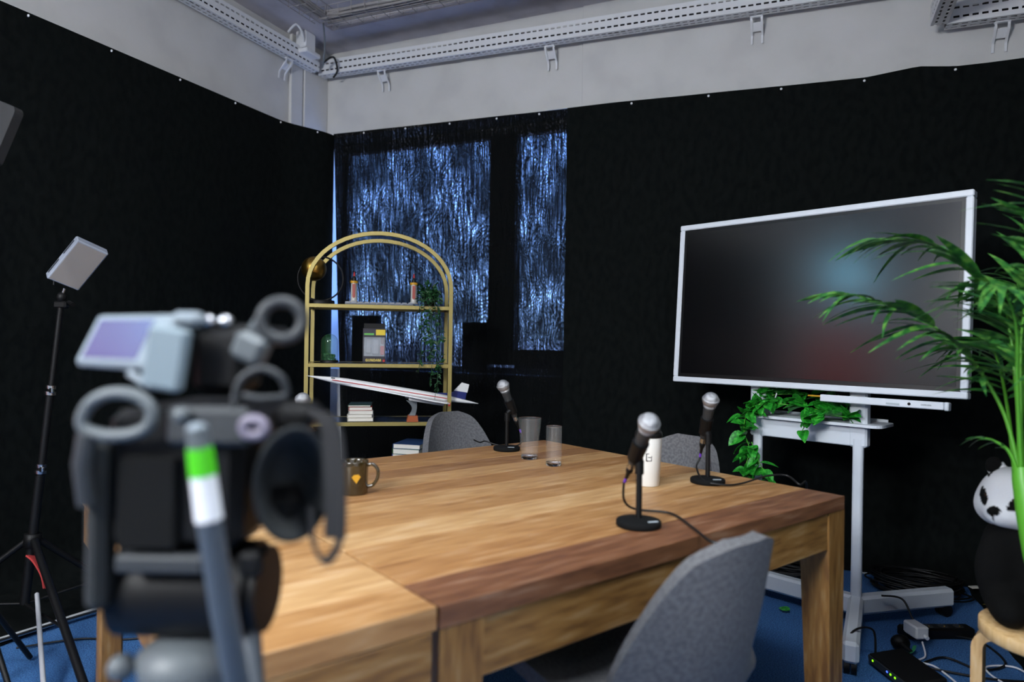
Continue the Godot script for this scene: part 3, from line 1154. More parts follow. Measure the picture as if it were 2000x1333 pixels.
func ivy_on_tray(base: Vector3, turn: float):
	var bb := Basis(Vector3.UP, turn)
	var o := thing("ivy_garland", "bright green leafy garland lying on the screen stand's tray", "artificial plant", base + bb * Vector3(0.0, 0.87, -0.08), turn)
	var vars_ := [leaf_mesh(0.08, 0.054, 0.25, 0.3), leaf_mesh(0.07, 0.046, 0.4, 0.35), leaf_mesh(0.088, 0.056, 0.15, 0.25)]
	var vines := [
		[Vector3(0.22, 0.015, 0.0), Vector3(0.1, 0.04, 0.03), Vector3(-0.05, 0.05, -0.02), Vector3(-0.2, 0.05, 0.03), Vector3(-0.28, -0.02, 0.06)],
		[Vector3(0.18, 0.03, -0.05), Vector3(0.05, 0.09, -0.06), Vector3(-0.1, 0.1, -0.04), Vector3(-0.22, 0.08, 0.0)],
		[Vector3(-0.14, 0.06, 0.05), Vector3(-0.22, 0.03, 0.09), Vector3(-0.25, -0.07, 0.09), Vector3(-0.23, -0.17, 0.07), Vector3(-0.245, -0.27, 0.08), Vector3(-0.2, -0.37, 0.08)],
		[Vector3(-0.22, -0.13, 0.07), Vector3(-0.18, -0.2, 0.09), Vector3(-0.15, -0.25, 0.09), Vector3(-0.1, -0.29, 0.1)],
		[Vector3(0.2, 0.02, 0.03), Vector3(0.12, 0.03, 0.07), Vector3(0.06, 0.0, 0.095), Vector3(0.03, -0.05, 0.1)]]
	var count := [52, 46, 40, 10, 14]
	for k in vines.size():
		var pts := catmull(vines[k], 8)
		var g := G.new()
		g.tube(pts, 0.0022, 6)
		var v := part(o, "vine", g, M.stalk)
		for i in count[k]:
			var s: float = (i + rng.randf()) / count[k] * (pts.size() - 1)
			var j := mini(int(s), pts.size() - 2)
			var p: Vector3 = pts[j].lerp(pts[j + 1], s - j)
			var lf := part(v, "leaf", vars_[rng.randi() % 3], M.leaf)
			var dir := Vector3(rng.randf_range(-1, 1), rng.randf_range(-0.25, 0.75) if k != 2 and k != 3 else rng.randf_range(-0.8, 0.3), rng.randf_range(-0.3, 1.1))
			lf.transform = look(p, dir, Vector3.UP, rng.randf_range(-0.7, 0.7)).scaled_local(Vector3.ONE * rng.randf_range(0.75, 1.15))

# ---------------------------------------------------------------- arched shelf
const SH := Vector3(-2.089, 0, -3.044)
const ST := 34.0

func on_shelf(x: float, y: float, z: float) -> Vector3:
	return SH + Basis(Vector3.UP, deg_to_rad(ST)) * Vector3(x, y, z)

func shelf_and_contents():
	var tr := deg_to_rad(ST)
	var o := thing("arched_shelf", "tall golden metal shelf with a double arched top in the corner", "shelf", SH, tr)
	o.basis = Basis(Vector3.UP, tr)
	var w := 0.748
	var dp := 0.28
	var t := 0.02
	for z in [0.0, -dp]:
		# square bar bent into an arch
		var pts := [Vector3(-w / 2, 0.0, z), Vector3(-w / 2, 0.7, z), Vector3(-w / 2, 1.45, z)]
		for i in 25:
			var a := PI - PI * i / 24.0
			pts.append(Vector3(w / 2 * cos(a), 1.475 + 0.285 * sin(a), z))
		pts.append_array([Vector3(w / 2, 1.45, z), Vector3(w / 2, 0.7, z), Vector3(w / 2, 0.0, z)])
		var g := G.new()
		g.ribbon(pts, Vector3(0, 0, t), t)
		part(o, "arch_frame", g, M.gold)
	var smoked := mat(rgb(38, 42, 40), 0.2)
	for y in [1.37, 1.058, 0.748, 0.436, 0.125]:
		var g := G.new()
		for z in [0.0, -dp]:
			g.box(Vector3(0, y, z), Vector3(w - t, t, t), 0.001)
		for x in [-w / 2, w / 2]:
			g.box(Vector3(x, y, -dp / 2), Vector3(t, t, dp - t), 0.001)
		var fr := part(o, "shelf_frame", g, M.gold)
		g = G.new()
		g.box(Vector3(0, y + 0.006, -dp / 2), Vector3(w - t, 0.006, dp - t))
		part(fr, "shelf_board", g, smoked)
	var y1 := 1.381
	var y2 := 1.069
	var y3 := 0.759
	var y4 := 0.447
	# lamp: brass ball in a black ring
	var l := thing("ring_lamp", "brass ball lamp inside a black ring on the shelf's top board", "lamp", on_shelf(-0.318, y1, -0.1), tr)
	var g := G.new()
	g.lathe([Vector2(0, 0), Vector2(0.075, 0), Vector2(0.075, 0), Vector2(0.075, 0.018), Vector2(0.072, 0.021), Vector2(0, 0.021)], 32)
	part(l, "base", g, M.black)
	g = G.new()
	var pr := []
	for i in 40:
		var a := TAU * i / 40
		pr.append(Vector3(0.118 * cos(a), 0.138 + 0.118 * sin(a), 0.0))
	g.tube(pr, 0.0045, 8, true)
	part(l, "ring", g, M.black)
	g = G.new()
	var sp := []
	for i in 15:
		var a := -PI / 2 + PI * 0.86 * i / 14
		sp.append(Vector2(0.066 * cos(a) if i > 0 else 0.0, 0.066 * sin(a)))
	sp.append(Vector2(0.02, 0.064))
	g.lathe(sp, 30, Transform3D(Basis(Vector3.BACK, 0.9) * Basis(Vector3.RIGHT, -0.5), Vector3(-0.035, 0.19, 0.0)))
	part(l, "brass_shade", g, M.brass)
	g = G.new()
	g.cyl(Vector3(-0.035, 0.19, 0), Vector3(-0.094, 0.21, 0), 0.006)
	part(l, "pivot", g, M.black)
	# toy base with two little towers (the toy figure between them is not rebuilt)
	g = G.new()
	g.box(Vector3(0, 0.006, 0), Vector3(0.36, 0.012, 0.15), 0.003)
	for i in 11:
		g.box(Vector3(-0.165 + i * 0.033, 0.011, 0.076), Vector3(0.026, 0.01, 0.008), 0.001)
	solo("toy_platform", g, M.toy_grey, "flat grey building-brick platform on the shelf's top board", "toy", on_shelf(-0.005, y1, -0.1), tr)
	for s in [[-0.142, "red-and-white toy tower right of the brass lamp"], [0.178, "red-and-white toy tower beside the trailing plant"]]:
		var tw := thing("toy_tower", s[1], "toy", on_shelf(s[0], y1 + 0.012, -0.09), tr, "pair of toy towers")
		g = G.new()
		g.lathe([Vector2(0, 0), Vector2(0.024, 0), Vector2(0.024, 0.008), Vector2(0.024, 0.008), Vector2(0.017, 0.012), Vector2(0.017, 0.012), Vector2(0.016, 0.118), Vector2(0.016, 0.118), Vector2(0, 0.118)], 16)
		part(tw, "shaft", g, M.toy_white)
		g = G.new()
		g.box(Vector3(0, 0.066, 0.014), Vector3(0.016, 0.07, 0.006), 0.001)
		g.extrude(PackedVector2Array([Vector2(-0.008, 0.032), Vector2(0, 0.024), Vector2(0.008, 0.032)]), 0.006, Transform3D(Basis(), Vector3(0, 0, 0.014)))
		part(tw, "red_banner", g, M.tower_red)
		g = G.new()
		g.lathe([Vector2(0, 0.106), Vector2(0.02, 0.106), Vector2(0.02, 0.106), Vector2(0.021, 0.118), Vector2(0.021, 0.118), Vector2(0, 0.118)], 12)
		part(tw, "collar", g, M.toy_gold)
		g = G.new()
		g.lathe([Vector2(0.011, 0.118), Vector2(0.012, 0.128), Vector2(0.008, 0.142), Vector2(0.0, 0.15)], 10)
		part(tw, "dark_cap", g, M.black)
		g = G.new()
		g.lathe([Vector2(0.006, 0.143), Vector2(0.004, 0.155), Vector2(0.0, 0.17)], 8)
		part(tw, "flame", g, M.red)
	trailing_plant(on_shelf(0.265, y1, -0.09), tr)
	# glass dome with moss
	var gd := thing("glass_dome", "green-tinted glass dome with moss on the shelf's second board", "glass dome", on_shelf(-0.265, y2, -0.09), tr)
	g = G.new()
	g.lathe([Vector2(0, 0), Vector2(0.048, 0), Vector2(0.048, 0), Vector2(0.048, 0.01), Vector2(0.045, 0.013), Vector2(0, 0.013)], 28)
	part(gd, "base", g, M.black)
	var tint := mat(Color(0.3, 0.6, 0.35, 0.1), 0.04)
	tint.transparency = BaseMaterial3D.TRANSPARENCY_ALPHA
	g = G.new()
	var dm := [Vector2(0.044, 0.013), Vector2(0.044, 0.105)]
	for i in 9:
		var a := PI / 2 * i / 8
		dm.append(Vector2(0.044 * cos(a) if i < 8 else 0.0, 0.11 + 0.044 * sin(a)))
	g.lathe(dm, 28)
	part(gd, "dome", g, tint)
	g = G.new()
	for i in 40:
		g.ball(Vector3(rng.randf_range(-0.028, 0.028), 0.014 + rng.randf_range(0.0, 0.035), rng.randf_range(-0.028, 0.028)), Vector3.ONE * rng.randf_range(0.004, 0.008), 4)
	part(gd, "moss", g, M.ivy).set_meta("kind", "stuff")
	boxed_toy(on_shelf(-0.03, y2, -0.08), tr)
	model_plane(y3)
	# books
	var cols := [rgb(196, 190, 178), rgb(186, 180, 168), rgb(204, 198, 188), rgb(168, 60, 46), rgb(46, 70, 40)]
	var lab := ["paperback at the bottom of the book stack under the model aeroplane", "second paperback from the bottom of the stack under the aeroplane", "middle paperback of the stack under the aeroplane", "red-edged paperback second from the top of the stack under the aeroplane", "dark green book on top of the stack under the aeroplane"]
	var yy := y3
	for i in 5:
		var th: float = [0.02, 0.018, 0.02, 0.019, 0.01][i]
		book(on_shelf(-0.1 + rng.randf_range(-0.005, 0.005), yy, -0.12), tr + rng.randf_range(-0.08, 0.08), Vector3(0.135 - 0.004 * i, th, 0.19), cols[i], lab[i], "paperbacks stacked under the model aeroplane")
		yy += th
	var c2 := [rgb(40, 120, 48), rgb(50, 52, 128), rgb(60, 100, 62), rgb(38, 66, 110)]
	var l2 := ["green book at the bottom of the low stack behind the table", "violet-spined book second from the bottom of the low stack", "pale-edged book second from the top of the low stack", "blue patterned book on top of the low stack behind the table"]
	yy = y4
	for i in 4:
		var th: float = [0.085, 0.045, 0.03, 0.026][i]
		book(on_shelf(0.19 + (-0.03 if i == 0 else 0.0), yy, -0.13), tr - 0.5 + 0.03 * i, Vector3(0.155, th, 0.21), c2[i], l2[i], "books stacked on the low board")
		yy += th

func book(at: Vector3, turn: float, s: Vector3, c: Color, label: String, group: String):
	var o := thing("book", label, "book", at, turn, group)
	var cov := mat(c, 0.5)
	var g := G.new()
	var th := 0.002
	g.box(Vector3(0, th / 2, 0), Vector3(s.x, th, s.z), 0.0006)
	g.box(Vector3(0, s.y - th / 2, 0), Vector3(s.x, th, s.z), 0.0006)
	g.box(Vector3(-s.x / 2 + th / 2, s.y / 2, 0), Vector3(th, s.y - 2 * th, s.z))
	part(o, "cover", g, cov)
	g = G.new()
	g.box(Vector3(0.001, s.y / 2, 0), Vector3(s.x - 0.006, s.y - 2 * th - 0.0002, s.z - 0.006))
	part(o, "pages", g, M.paper)

func trailing_plant(at: Vector3, turn: float):
	var o := thing("trailing_plant", "dark green trailing plant in a black pot hanging over the golden shelf", "potted plant", at, turn)
	var g := G.new()
	g.lathe([Vector2(0, 0), Vector2(0.03, 0), Vector2(0.03, 0), Vector2(0.04, 0.066), Vector2(0.04, 0.066), Vector2(0.036, 0.066), Vector2(0.034, 0.055), Vector2(0, 0.055)], 20)
	part(o, "pot", g, M.black)
	var fol := G.new()
	var st := G.new()
	var lf := func(p: Vector3, dir: Vector3, l: float):
		var x := look(p, dir, Vector3.UP, rng.randf_range(-1, 1))
		var w := l * 0.62
		var a: Vector3 = x * Vector3.ZERO
		var b: Vector3 = x * Vector3(w / 2, 0.1 * l, -l * 0.4)
		var c: Vector3 = x * Vector3(0, 0, -l)
		var d: Vector3 = x * Vector3(-w / 2, 0.1 * l, -l * 0.4)
		var e: Vector3 = x * Vector3(0, -0.04 * l, -l * 0.42)
		fol.t(a, b, e)
		fol.t(b, c, e)
		fol.t(c, d, e)
		fol.t(d, a, e)
	for i in 60:
		var p := Vector3(rng.randf_range(-0.06, 0.035), 0.06 + rng.randf_range(-0.01, 0.06), rng.randf_range(-0.03, 0.06))
		lf.call(p, Vector3(p.x * 8, rng.randf_range(-0.6, 0.8), p.z * 8 + 0.2), rng.randf_range(0.022, 0.038))
	for v in [[-0.06, 0.105, -0.36], [-0.035, 0.11, -0.2], [0.0, 0.105, -0.42], [0.02, 0.11, -0.46], [0.035, 0.1, -0.52], [-0.01, 0.115, -0.3], [0.045, 0.105, -0.36]]:
		var pts := catmull([Vector3(0.2 * v[0], 0.06, 0.0), Vector3(v[0] * 0.8, 0.085, v[1] * 0.7), Vector3(v[0], 0.0, v[1] + 0.012), Vector3(v[0] + 0.015, v[2] * 0.5, v[1] + 0.015), Vector3(v[0] + rng.randf_range(-0.01, 0.03), v[2], v[1] + 0.01)], 8)
		st.tube(pts, 0.0013, 5)
		for i in 52:
			var s := rng.randf() * (pts.size() - 1)
			var j := mini(int(s), pts.size() - 2)
			lf.call(pts[j].lerp(pts[j + 1], s - j), Vector3(rng.randf_range(-1, 1), rng.randf_range(-1.0, 0.3), rng.randf_range(-0.2, 1)), rng.randf_range(0.018, 0.036))
	part(o, "stems", st, M.ivy)
	part(o, "foliage", fol, M.ivy).set_meta("kind", "stuff")

func boxed_toy(at: Vector3, turn: float):
	var o := thing("toy_box", "clear-windowed toy box with yellow lettering on the second board", "toy box", at, turn)
	var w := 0.122
	var d := 0.055
	var card := mat(rgb(38, 36, 48), 0.4)
	var g := G.new()
	g.box(Vector3(0, 0.0935, -d + 0.002), Vector3(w, 0.187, 0.004))
	g.box(Vector3(0, 0.002, -d / 2), Vector3(w, 0.004, d))
	g.box(Vector3(0, 0.185, -d / 2), Vector3(w, 0.004, d))
	g.box(Vector3(0, 0.018, -0.001), Vector3(w, 0.036, 0.002))
	g.box(Vector3(0, 0.163, -0.001), Vector3(w, 0.046, 0.002))
	for s in [-1, 1]:
		g.box(Vector3(s * (w / 2 - 0.002), 0.0935, -0.001), Vector3(0.004, 0.187, 0.002))
	part(o, "card", g, card)
	g = G.new()
	g.box(Vector3(0, 0.2, -d / 2), Vector3(w - 0.008, 0.03, 0.003), 0.001)
	part(o, "hang_tab", g, M.black)
	g = G.new()
	g.box(Vector3(0, 0.088, -0.0012), Vector3(w - 0.01, 0.104, 0.0012))
	for s in [-1, 1]:
		g.box(Vector3(s * (w / 2 - 0.0006), 0.0935, -d / 2), Vector3(0.0012, 0.178, d - 0.006))
	part(o, "window", g, M.plastic)
	g = G.new()
	g.box(Vector3(0, 0.088, -0.038), Vector3(w - 0.014, 0.104, 0.006), 0.003)
	g.box(Vector3(-0.03, 0.09, -0.03), Vector3(0.03, 0.08, 0.016), 0.006)
	g.box(Vector3(0.008, 0.088, -0.028), Vector3(0.042, 0.09, 0.02), 0.008)
	part(o, "inner_tray", g, mat(rgb(150, 152, 160), 0.2))
	g = G.new()
	g.box(Vector3(0.043, 0.068, -0.018), Vector3(0.022, 0.05, 0.008), 0.003)
	part(o, "red_piece", g, M.red)
	g = G.new()
	g.box(Vector3(0.043, 0.12, -0.018), Vector3(0.013, 0.036, 0.008), 0.003)
	part(o, "brown_piece", g, mat(rgb(92, 54, 50), 0.5))
	g = G.new()
	g.box(Vector3(0.033, 0.166, 0.0006), Vector3(0.05, 0.03, 0.0012))
	part(o, "yellow_sticker", g, M.yellow)
	g = G.new()
	g.box(Vector3(-0.028, 0.156, 0.0006), Vector3(0.052, 0.01, 0.0012))
	part(o, "green_strip", g, M.green_tag)
	g = G.new()
	g.box(Vector3(0.052, 0.013, 0.0006), Vector3(0.012, 0.012, 0.0012))
	part(o, "red_mark", g, M.red)
	lettering(o, "GUNDAM", 0.0135, Vector3(-0.004, 0.015, 0.0008), mat(rgb(220, 196, 92), 0.4), Basis(), 0.001)

func model_plane(y3: float):
	# long white delta-wing airliner; local -x is the nose
	var tr := deg_to_rad(ST)
	var o := thing("model_aeroplane", "white delta-wing model airliner with a red stripe on a desk stand", "model aeroplane", on_shelf(0.085, y3 + 0.168, -0.02), tr)
	o.basis = Basis(Vector3.UP, tr + 0.1) * Basis(Vector3.BACK, deg_to_rad(-9.6))
	var pw := mat(rgb(226, 226, 226), 0.3)
	var L := 0.93
	var prof := [[0.0, 0.0], [0.03, 0.0035], [0.08, 0.0085], [0.13, 0.013], [0.17, 0.016], [0.23, 0.0185], [0.35, 0.019], [0.55, 0.019], [0.7, 0.0185], [0.8, 0.0165], [0.88, 0.0115], [0.95, 0.006], [1.0, 0.001]]
	var pp := []
	for p in prof:
		pp.append(Vector2(p[1] * 1.2, p[0] * L))
	var g := G.new()
	g.lathe(pp, 22, Transform3D(Basis(Vector3(0, 0.9, 0), Vector3(1, 0, 0), Vector3(0, 0, -1)), Vector3(-L / 2, 0, 0)))
	part(o, "fuselage", g, pw)
	# ogival delta wing
	var half := [[0.26, 0.012], [0.34, 0.03], [0.42, 0.05], [0.5, 0.075], [0.58, 0.11], [0.66, 0.152], [0.74, 0.19], [0.79, 0.203], [0.86, 0.205], [0.885, 0.19], [0.885, 0.01]]
	var pl := PackedVector2Array()
	for p in half:
		pl.append(Vector2(p[0] * L * 0.893 - L / 2, p[1]))
	for i in range(half.size() - 1, -1, -1):
		pl.append(Vector2(half[i][0] * L * 0.893 - L / 2, -half[i][1]))
	g = G.new()
	g.extrude(pl, 0.006, Transform3D(Basis(Vector3.RIGHT, PI / 2), Vector3(0, -0.014, 0)))
	part(o, "delta_wing", g, pw)
	for s in [-1, 1]:
		g = G.new()
		for k in 2:
			g.box(Vector3(0.165, -0.027, s * (0.062 + 0.02 * k)), Vector3(0.19, 0.021, 0.017), 0.003)
		part(o, "engine_nacelle", g, pw)
	var fin := PackedVector2Array([Vector2(0.17, 0.013), Vector2(0.3, 0.034), Vector2(0.325, 0.05), Vector2(0.388, 0.05), Vector2(0.388, 0.01)])
	g = G.new()
	g.extrude(fin, 0.006)
	part(o, "fin_base", g, M.navy, "dark blue lower part of the tail fin")
	g = G.new()
	g.extrude(PackedVector2Array([Vector2(0.316, 0.049), Vector2(0.352, 0.1), Vector2(0.395, 0.096), Vector2(0.392, 0.049)]), 0.005)
	part(o, "fin_top", g, pw)
	g = G.new()
	for s in [-1, 1]:
		g.box(Vector3(-0.02, 0.001, s * 0.0224), Vector3(0.62, 0.0045, 0.0012))
		g.box(Vector3(-0.315, 0.001, s * 0.0185), Vector3(0.04, 0.0028, 0.0012))
	part(o, "red_stripe", g, M.red)
	g = G.new()
	for s in [-1, 1]:
		g.box(Vector3(-0.33, 0.0095, s * 0.0125), Vector3(0.02, 0.006, 0.006), 0.001)
	part(o, "cockpit_windows", g, M.black_gloss)
	g = G.new()
	g.box(Vector3(0.265, -0.018, 0.19), Vector3(0.01, 0.018, 0.003))
	part(o, "red_tag", g, M.red)
	var s := thing("display_stand", "grey curved display stand with an orange-brown wooden foot under the aeroplane", "display stand", on_shelf(0.175, y3, -0.02), tr)
	g = G.new()
	var a := []
	for i in 9:
		var k := i / 8.0
		a.append([Vector2(0.018 - 0.02 * k - 0.018 * sin(PI * k), 0.03 + 0.085 * k), 0.0])
	var poly := PackedVector2Array()
	for i in 9:
		var k := i / 8.0
		poly.append(Vector2(-0.02 + 0.026 * sin(PI * k) - 0.012 * k, 0.03 + 0.084 * k))
	for i in range(8, -1, -1):
		var k := i / 8.0
		poly.append(Vector2(0.018 + 0.004 * sin(PI * k) + 0.008 * k, 0.03 + 0.084 * k - 0.006 * k))
	g.extrude(poly, 0.016)
	part(s, "column", g, M.mid_grey)
	g = G.new()
	g.extrude(PackedVector2Array([Vector2(-0.028, 0), Vector2(0.034, 0), Vector2(0.03, 0.032), Vector2(-0.02, 0.032)]), 0.07)
	part(s, "wooden_foot", g, mat(rgb(160, 78, 36), 0.5))

# ---------------------------------------------------------------- things on the table
func microphone(base: Vector3, ball: Vector3, tail: Vector3, label: String, plate_turn: float) -> Array:
	var top := base
	var axis := (ball - tail).normalized()
	var grip := tail.lerp(ball, 0.38)
	top.y = grip.y - 0.03
	# desk stand with clip
	var s := thing("microphone_stand", "round black desk stand under " + label, "microphone stand", base, plate_turn, "desk microphone stands")
	var g := G.new()
	g.lathe([Vector2(0, 0), Vector2(0.053, 0), Vector2(0.055, 0.003), Vector2(0.055, 0.012), Vector2(0.053, 0.0145), Vector2(0.03, 0.018), Vector2(0.012, 0.02), Vector2(0, 0.02)], 40)
	part(s, "base", g, M.black_matt)
	g = G.new()
	g.box(Vector3(0.02, 0.0175, 0.036), Vector3(0.026, 0.0012, 0.006), 0.0, Basis(Vector3.RIGHT, 0.1))
	part(s, "name_plate", g, M.pale_grey)
	var inv := s.global_transform.affine_inverse()
	g = G.new()
	g.cyl(Vector3(0, 0.018, 0), inv * top, 0.0075)
	part(s, "rod", g, M.black)
	g = G.new()
	g.cyl(inv * (top - Vector3(0, 0.03, 0)), inv * (top + Vector3(0, 0.004, 0)), 0.011)
	g.tube([inv * (top + Vector3(0, 0.0, 0)), inv * (grip - axis * 0.01)], [0.01, 0.014], 10)
	g.cyl(inv * (grip - axis * 0.03), inv * (grip + axis * 0.03), 0.0185, 0.0205, 20)
	part(s, "clip", g, M.black)
	# microphone: its parts turn round the line from tail to ball
	var m := thing("microphone", label, "microphone", tail, 0.0, "handheld microphones on desk stands")
	m.basis = G.along(tail, ball).basis
	var n := (ball - tail).length()
	g = G.new()
	g.lathe([Vector2(0, 0.012), Vector2(0.011, 0.012), Vector2(0.012, 0.016), Vector2(0.0135, n * 0.4), Vector2(0.0178, n - 0.032), Vector2(0.0195, n - 0.024), Vector2(0, n - 0.024)], 24)
	part(m, "handle", g, M.dark_grey)
	g = G.new()
	g.lathe([Vector2(0, -0.006), Vector2(0.0098, -0.006), Vector2(0.0098, -0.006), Vector2(0.0098, 0.013), Vector2(0.0098, 0.013), Vector2(0, 0.013)], 18)
	part(m, "connector_sleeve", g, M.chrome)
	g = G.new()
	var pr := [Vector2(0.019, n - 0.024), Vector2(0.021, n - 0.018)]
	for i in 5:
		var a := -0.75 + 0.72 * i / 4.0
		pr.append(Vector2(0.0255 * cos(a), n + 0.0255 * sin(a)))
	pr.append_array([Vector2(0.0255, n), Vector2(0.0268, n), Vector2(0.0268, n), Vector2(0.0268, n + 0.005), Vector2(0.0268, n + 0.005), Vector2(0.0253, n + 0.006)])
	for i in 8:
		var a := 0.3 + (PI / 2 - 0.3) * i / 7.0
		pr.append(Vector2(0.0255 * cos(a) if i < 7 else 0.0, n + 0.0255 * sin(a)))
	g.lathe(pr, 30)
	part(m, "grille", g, M.grille)
	g = G.new()
	g.lathe([Vector2(0.0, -0.05), Vector2(0.0045, -0.05), Vector2(0.0055, -0.03), Vector2(0.0092, -0.02), Vector2(0.0095, -0.006), Vector2(0, -0.006)], 14)
	part(m, "plug", g, M.black)
	g = G.new()
	g.lathe([Vector2(0.004, -0.066), Vector2(0.0042, -0.05), Vector2(0.004, -0.049)], 10)
	part(m, "purple_sleeve", g, M.purple)
	return [tail - axis * 0.06, tail - axis * 0.075]

func cable_run(called: String, pts: Array, r: float, m: Material, label: String, category := "cable", per := 8):
	var g := G.new()
	g.tube(catmull(pts, per), r, 8)
	solo(called, g, m, label, category)

func table_things():
	var T := 0.751
	var ca := microphone(Vector3(-0.377, T, -1.664), Vector3(-0.341, 1.012, -1.597), Vector3(-0.402, 0.893, -1.684), "near microphone in front of the foreground chair", deg_to_rad(40))
	var cb := microphone(Vector3(-0.294, T, -2.282), Vector3(-0.283, 1.022, -2.24), Vector3(-0.314, 0.882, -2.31), "microphone near the table's right corner, beside the white tumbler", deg_to_rad(23))
	var cc := microphone(Vector3(-1.133, T, -2.568), Vector3(-1.143, 1.016, -2.545), Vector3(-1.113, 0.877, -2.61), "far microphone behind the two drinking glasses", deg_to_rad(20))
	microphone(Vector3(-1.583, T, -1.912), Vector3(-1.602, 0.985, -1.877), Vector3(-1.675, 0.851, -1.926), "microphone half hidden by the video camera", deg_to_rad(20))
	# microphone cables
	var d := Vector3(0.466, 0, -0.885)
	var nn := Vector3(0.885, 0, 0.466)
	cable_run("microphone_cable", ca + [Vector3(-0.432, 0.79, -1.74), Vector3(-0.41, 0.762, -1.78), Vector3(-0.326, 0.756, -1.804), Vector3(-0.256, 0.756, -1.698), Vector3(-0.205, 0.756, -1.601), Vector3(-0.170, 0.735, -1.591), Vector3(-0.160, 0.6, -1.591)], 0.0032, M.cable, "black cable running from the near microphone over the table edge")
	cable_run("microphone_cable", cb + [Vector3(-0.335, 0.79, -2.32), Vector3(-0.3, 0.765, -2.24), Vector3(-0.24, 0.757, -2.24), Vector3(-0.19, 0.757, -2.29), Vector3(-0.12, 0.775, -2.36), Vector3(-0.06, 0.775, -2.4), Vector3(-0.02, 0.757, -2.36), Vector3(0.0, 0.75, -2.42), Vector3(0.0, 0.6, -2.5)], 0.0032, M.cable, "black cable curling from the microphone by the table's right corner")
	cable_run("microphone_cable", cc + [Vector3(-1.1, 0.78, -2.655), Vector3(-1.13, 0.757, -2.65), Vector3(-1.2, 0.758, -2.63), Vector3(-1.26, 0.77, -2.63), Vector3(-1.3, 0.758, -2.66), Vector3(-1.36, 0.757, -2.72)], 0.003, M.cable, "black cable lying behind the far microphone")
	# drinking glasses: thin clear wall and a thick foot
	var clear := mat(Color(0.92, 0.95, 0.96, 0.04), 0.02)
	clear.transparency = BaseMaterial3D.TRANSPARENCY_ALPHA
	for k in [["pint_glass", "tall flared drinking glass in front of the far microphone", Vector3(-0.975, T, -2.426), [Vector2(0.0325, 0.014), Vector2(0.033, 0.03), Vector2(0.038, 0.09), Vector2(0.045, 0.154)], 0.032, 40], ["straight_glass", "narrow straight drinking glass beside the flared one", Vector3(-0.843, T, -2.335), [Vector2(0.0285, 0.014), Vector2(0.0285, 0.141)], 0.0285, 36]]:
		var gl := thing(k[0], k[1], "glass", k[2])
		var wl := G.new()
		wl.lathe(k[3], k[5])
		part(gl, "wall", wl, clear)
		wl = G.new()
		var rp := []
		for i in 40:
			var a := TAU * i / 40
			rp.append(Vector3(k[3][-1].x * cos(a), k[3][-1].y, k[3][-1].x * sin(a)))
		wl.tube(rp, 0.0011, 6, true)
		part(gl, "rim", wl, M.glass)
		wl = G.new()
		wl.lathe([Vector2(0, 0.0), Vector2(k[4] - 0.002, 0.0), Vector2(k[4] - 0.002, 0.0), Vector2(k[4], 0.003), Vector2(k[4], 0.013), Vector2(k[4], 0.013), Vector2(k[4] - 0.008, 0.011), Vector2(0, 0.009)], 40)
		part(gl, "foot", wl, M.glass)
	var g := G.new()
	# tumbler
	var o := thing("tumbler", "white travel tumbler with a black lid behind the near microphone", "tumbler", Vector3(-0.461, T, -2.158), deg_to_rad(23.5))
	g = G.new()
	g.lathe([Vector2(0, 0), Vector2(0.034, 0), Vector2(0.0355, 0.002), Vector2(0.042, 0.15), Vector2(0.042, 0.152), Vector2(0, 0.152)], 36)
	part(o, "body", g, mat(rgb(226, 226, 222), 0.3))
	g = G.new()
	g.lathe([Vector2(0.043, 0.152), Vector2(0.044, 0.154), Vector2(0.043, 0.166), Vector2(0.036, 0.178), Vector2(0.022, 0.183), Vector2(0, 0.183)], 32)
	part(o, "lid", g, M.black)
	g = G.new()
	g.box(Vector3(-0.02, 0.187, 0.01), Vector3(0.014, 0.014, 0.02), 0.003)
	part(o, "sip_cap", g, M.white)
	g = G.new()
	for k in [[0.0, 0.104, 0.016, 0.002], [0.0, 0.082, 0.016, 0.002], [-0.008, 0.093, 0.002, 0.024], [0.008, 0.093, 0.002, 0.024], [0.002, 0.093, 0.01, 0.002]]:
		g.box(Vector3(k[0] - 0.006, k[1], 0.0388), Vector3(k[2], k[3], 0.0014))
	part(o, "square_logo", g, M.black)
	# mug
	o = thing("mug", "dark brown glossy mug with a golden gem mark", "mug", Vector3(-1.205, T, -1.637), deg_to_rad(23.5))
	g = G.new()
	g.lathe([Vector2(0, 0), Vector2(0.037, 0), Vector2(0.04, 0.003), Vector2(0.041, 0.092), Vector2(0.0405, 0.095), Vector2(0.039, 0.095), Vector2(0.0375, 0.09), Vector2(0.0365, 0.008), Vector2(0, 0.006)], 40)
	part(o, "cup", g, M.mug)
	g = G.new()
	g.tube(catmull([Vector3(0.039, 0.082, 0), Vector3(0.053, 0.085, 0), Vector3(0.068, 0.07, 0), Vector3(0.068, 0.045, 0), Vector3(0.055, 0.025, 0), Vector3(0.039, 0.02, 0)], 6), 0.0052, 10)
	part(o, "handle", g, M.mug)
	g = G.new()
	var gem := PackedVector2Array([Vector2(-0.012, 0.005), Vector2(-0.006, 0.012), Vector2(0.007, 0.013), Vector2(0.013, 0.006), Vector2(0.001, -0.013)])
	g.extrude(gem, 0.003, Transform3D(Basis(Vector3.UP, 0.35), Vector3(0.014, 0.048, 0.0375)))
	part(o, "golden_mark", g, M.toy_gold)

# ---------------------------------------------------------------- video camera on its tripod, close to the lens
func mm(x: float, y: float, z: float) -> Vector3:
	return Vector3(x, y, z) * 0.001

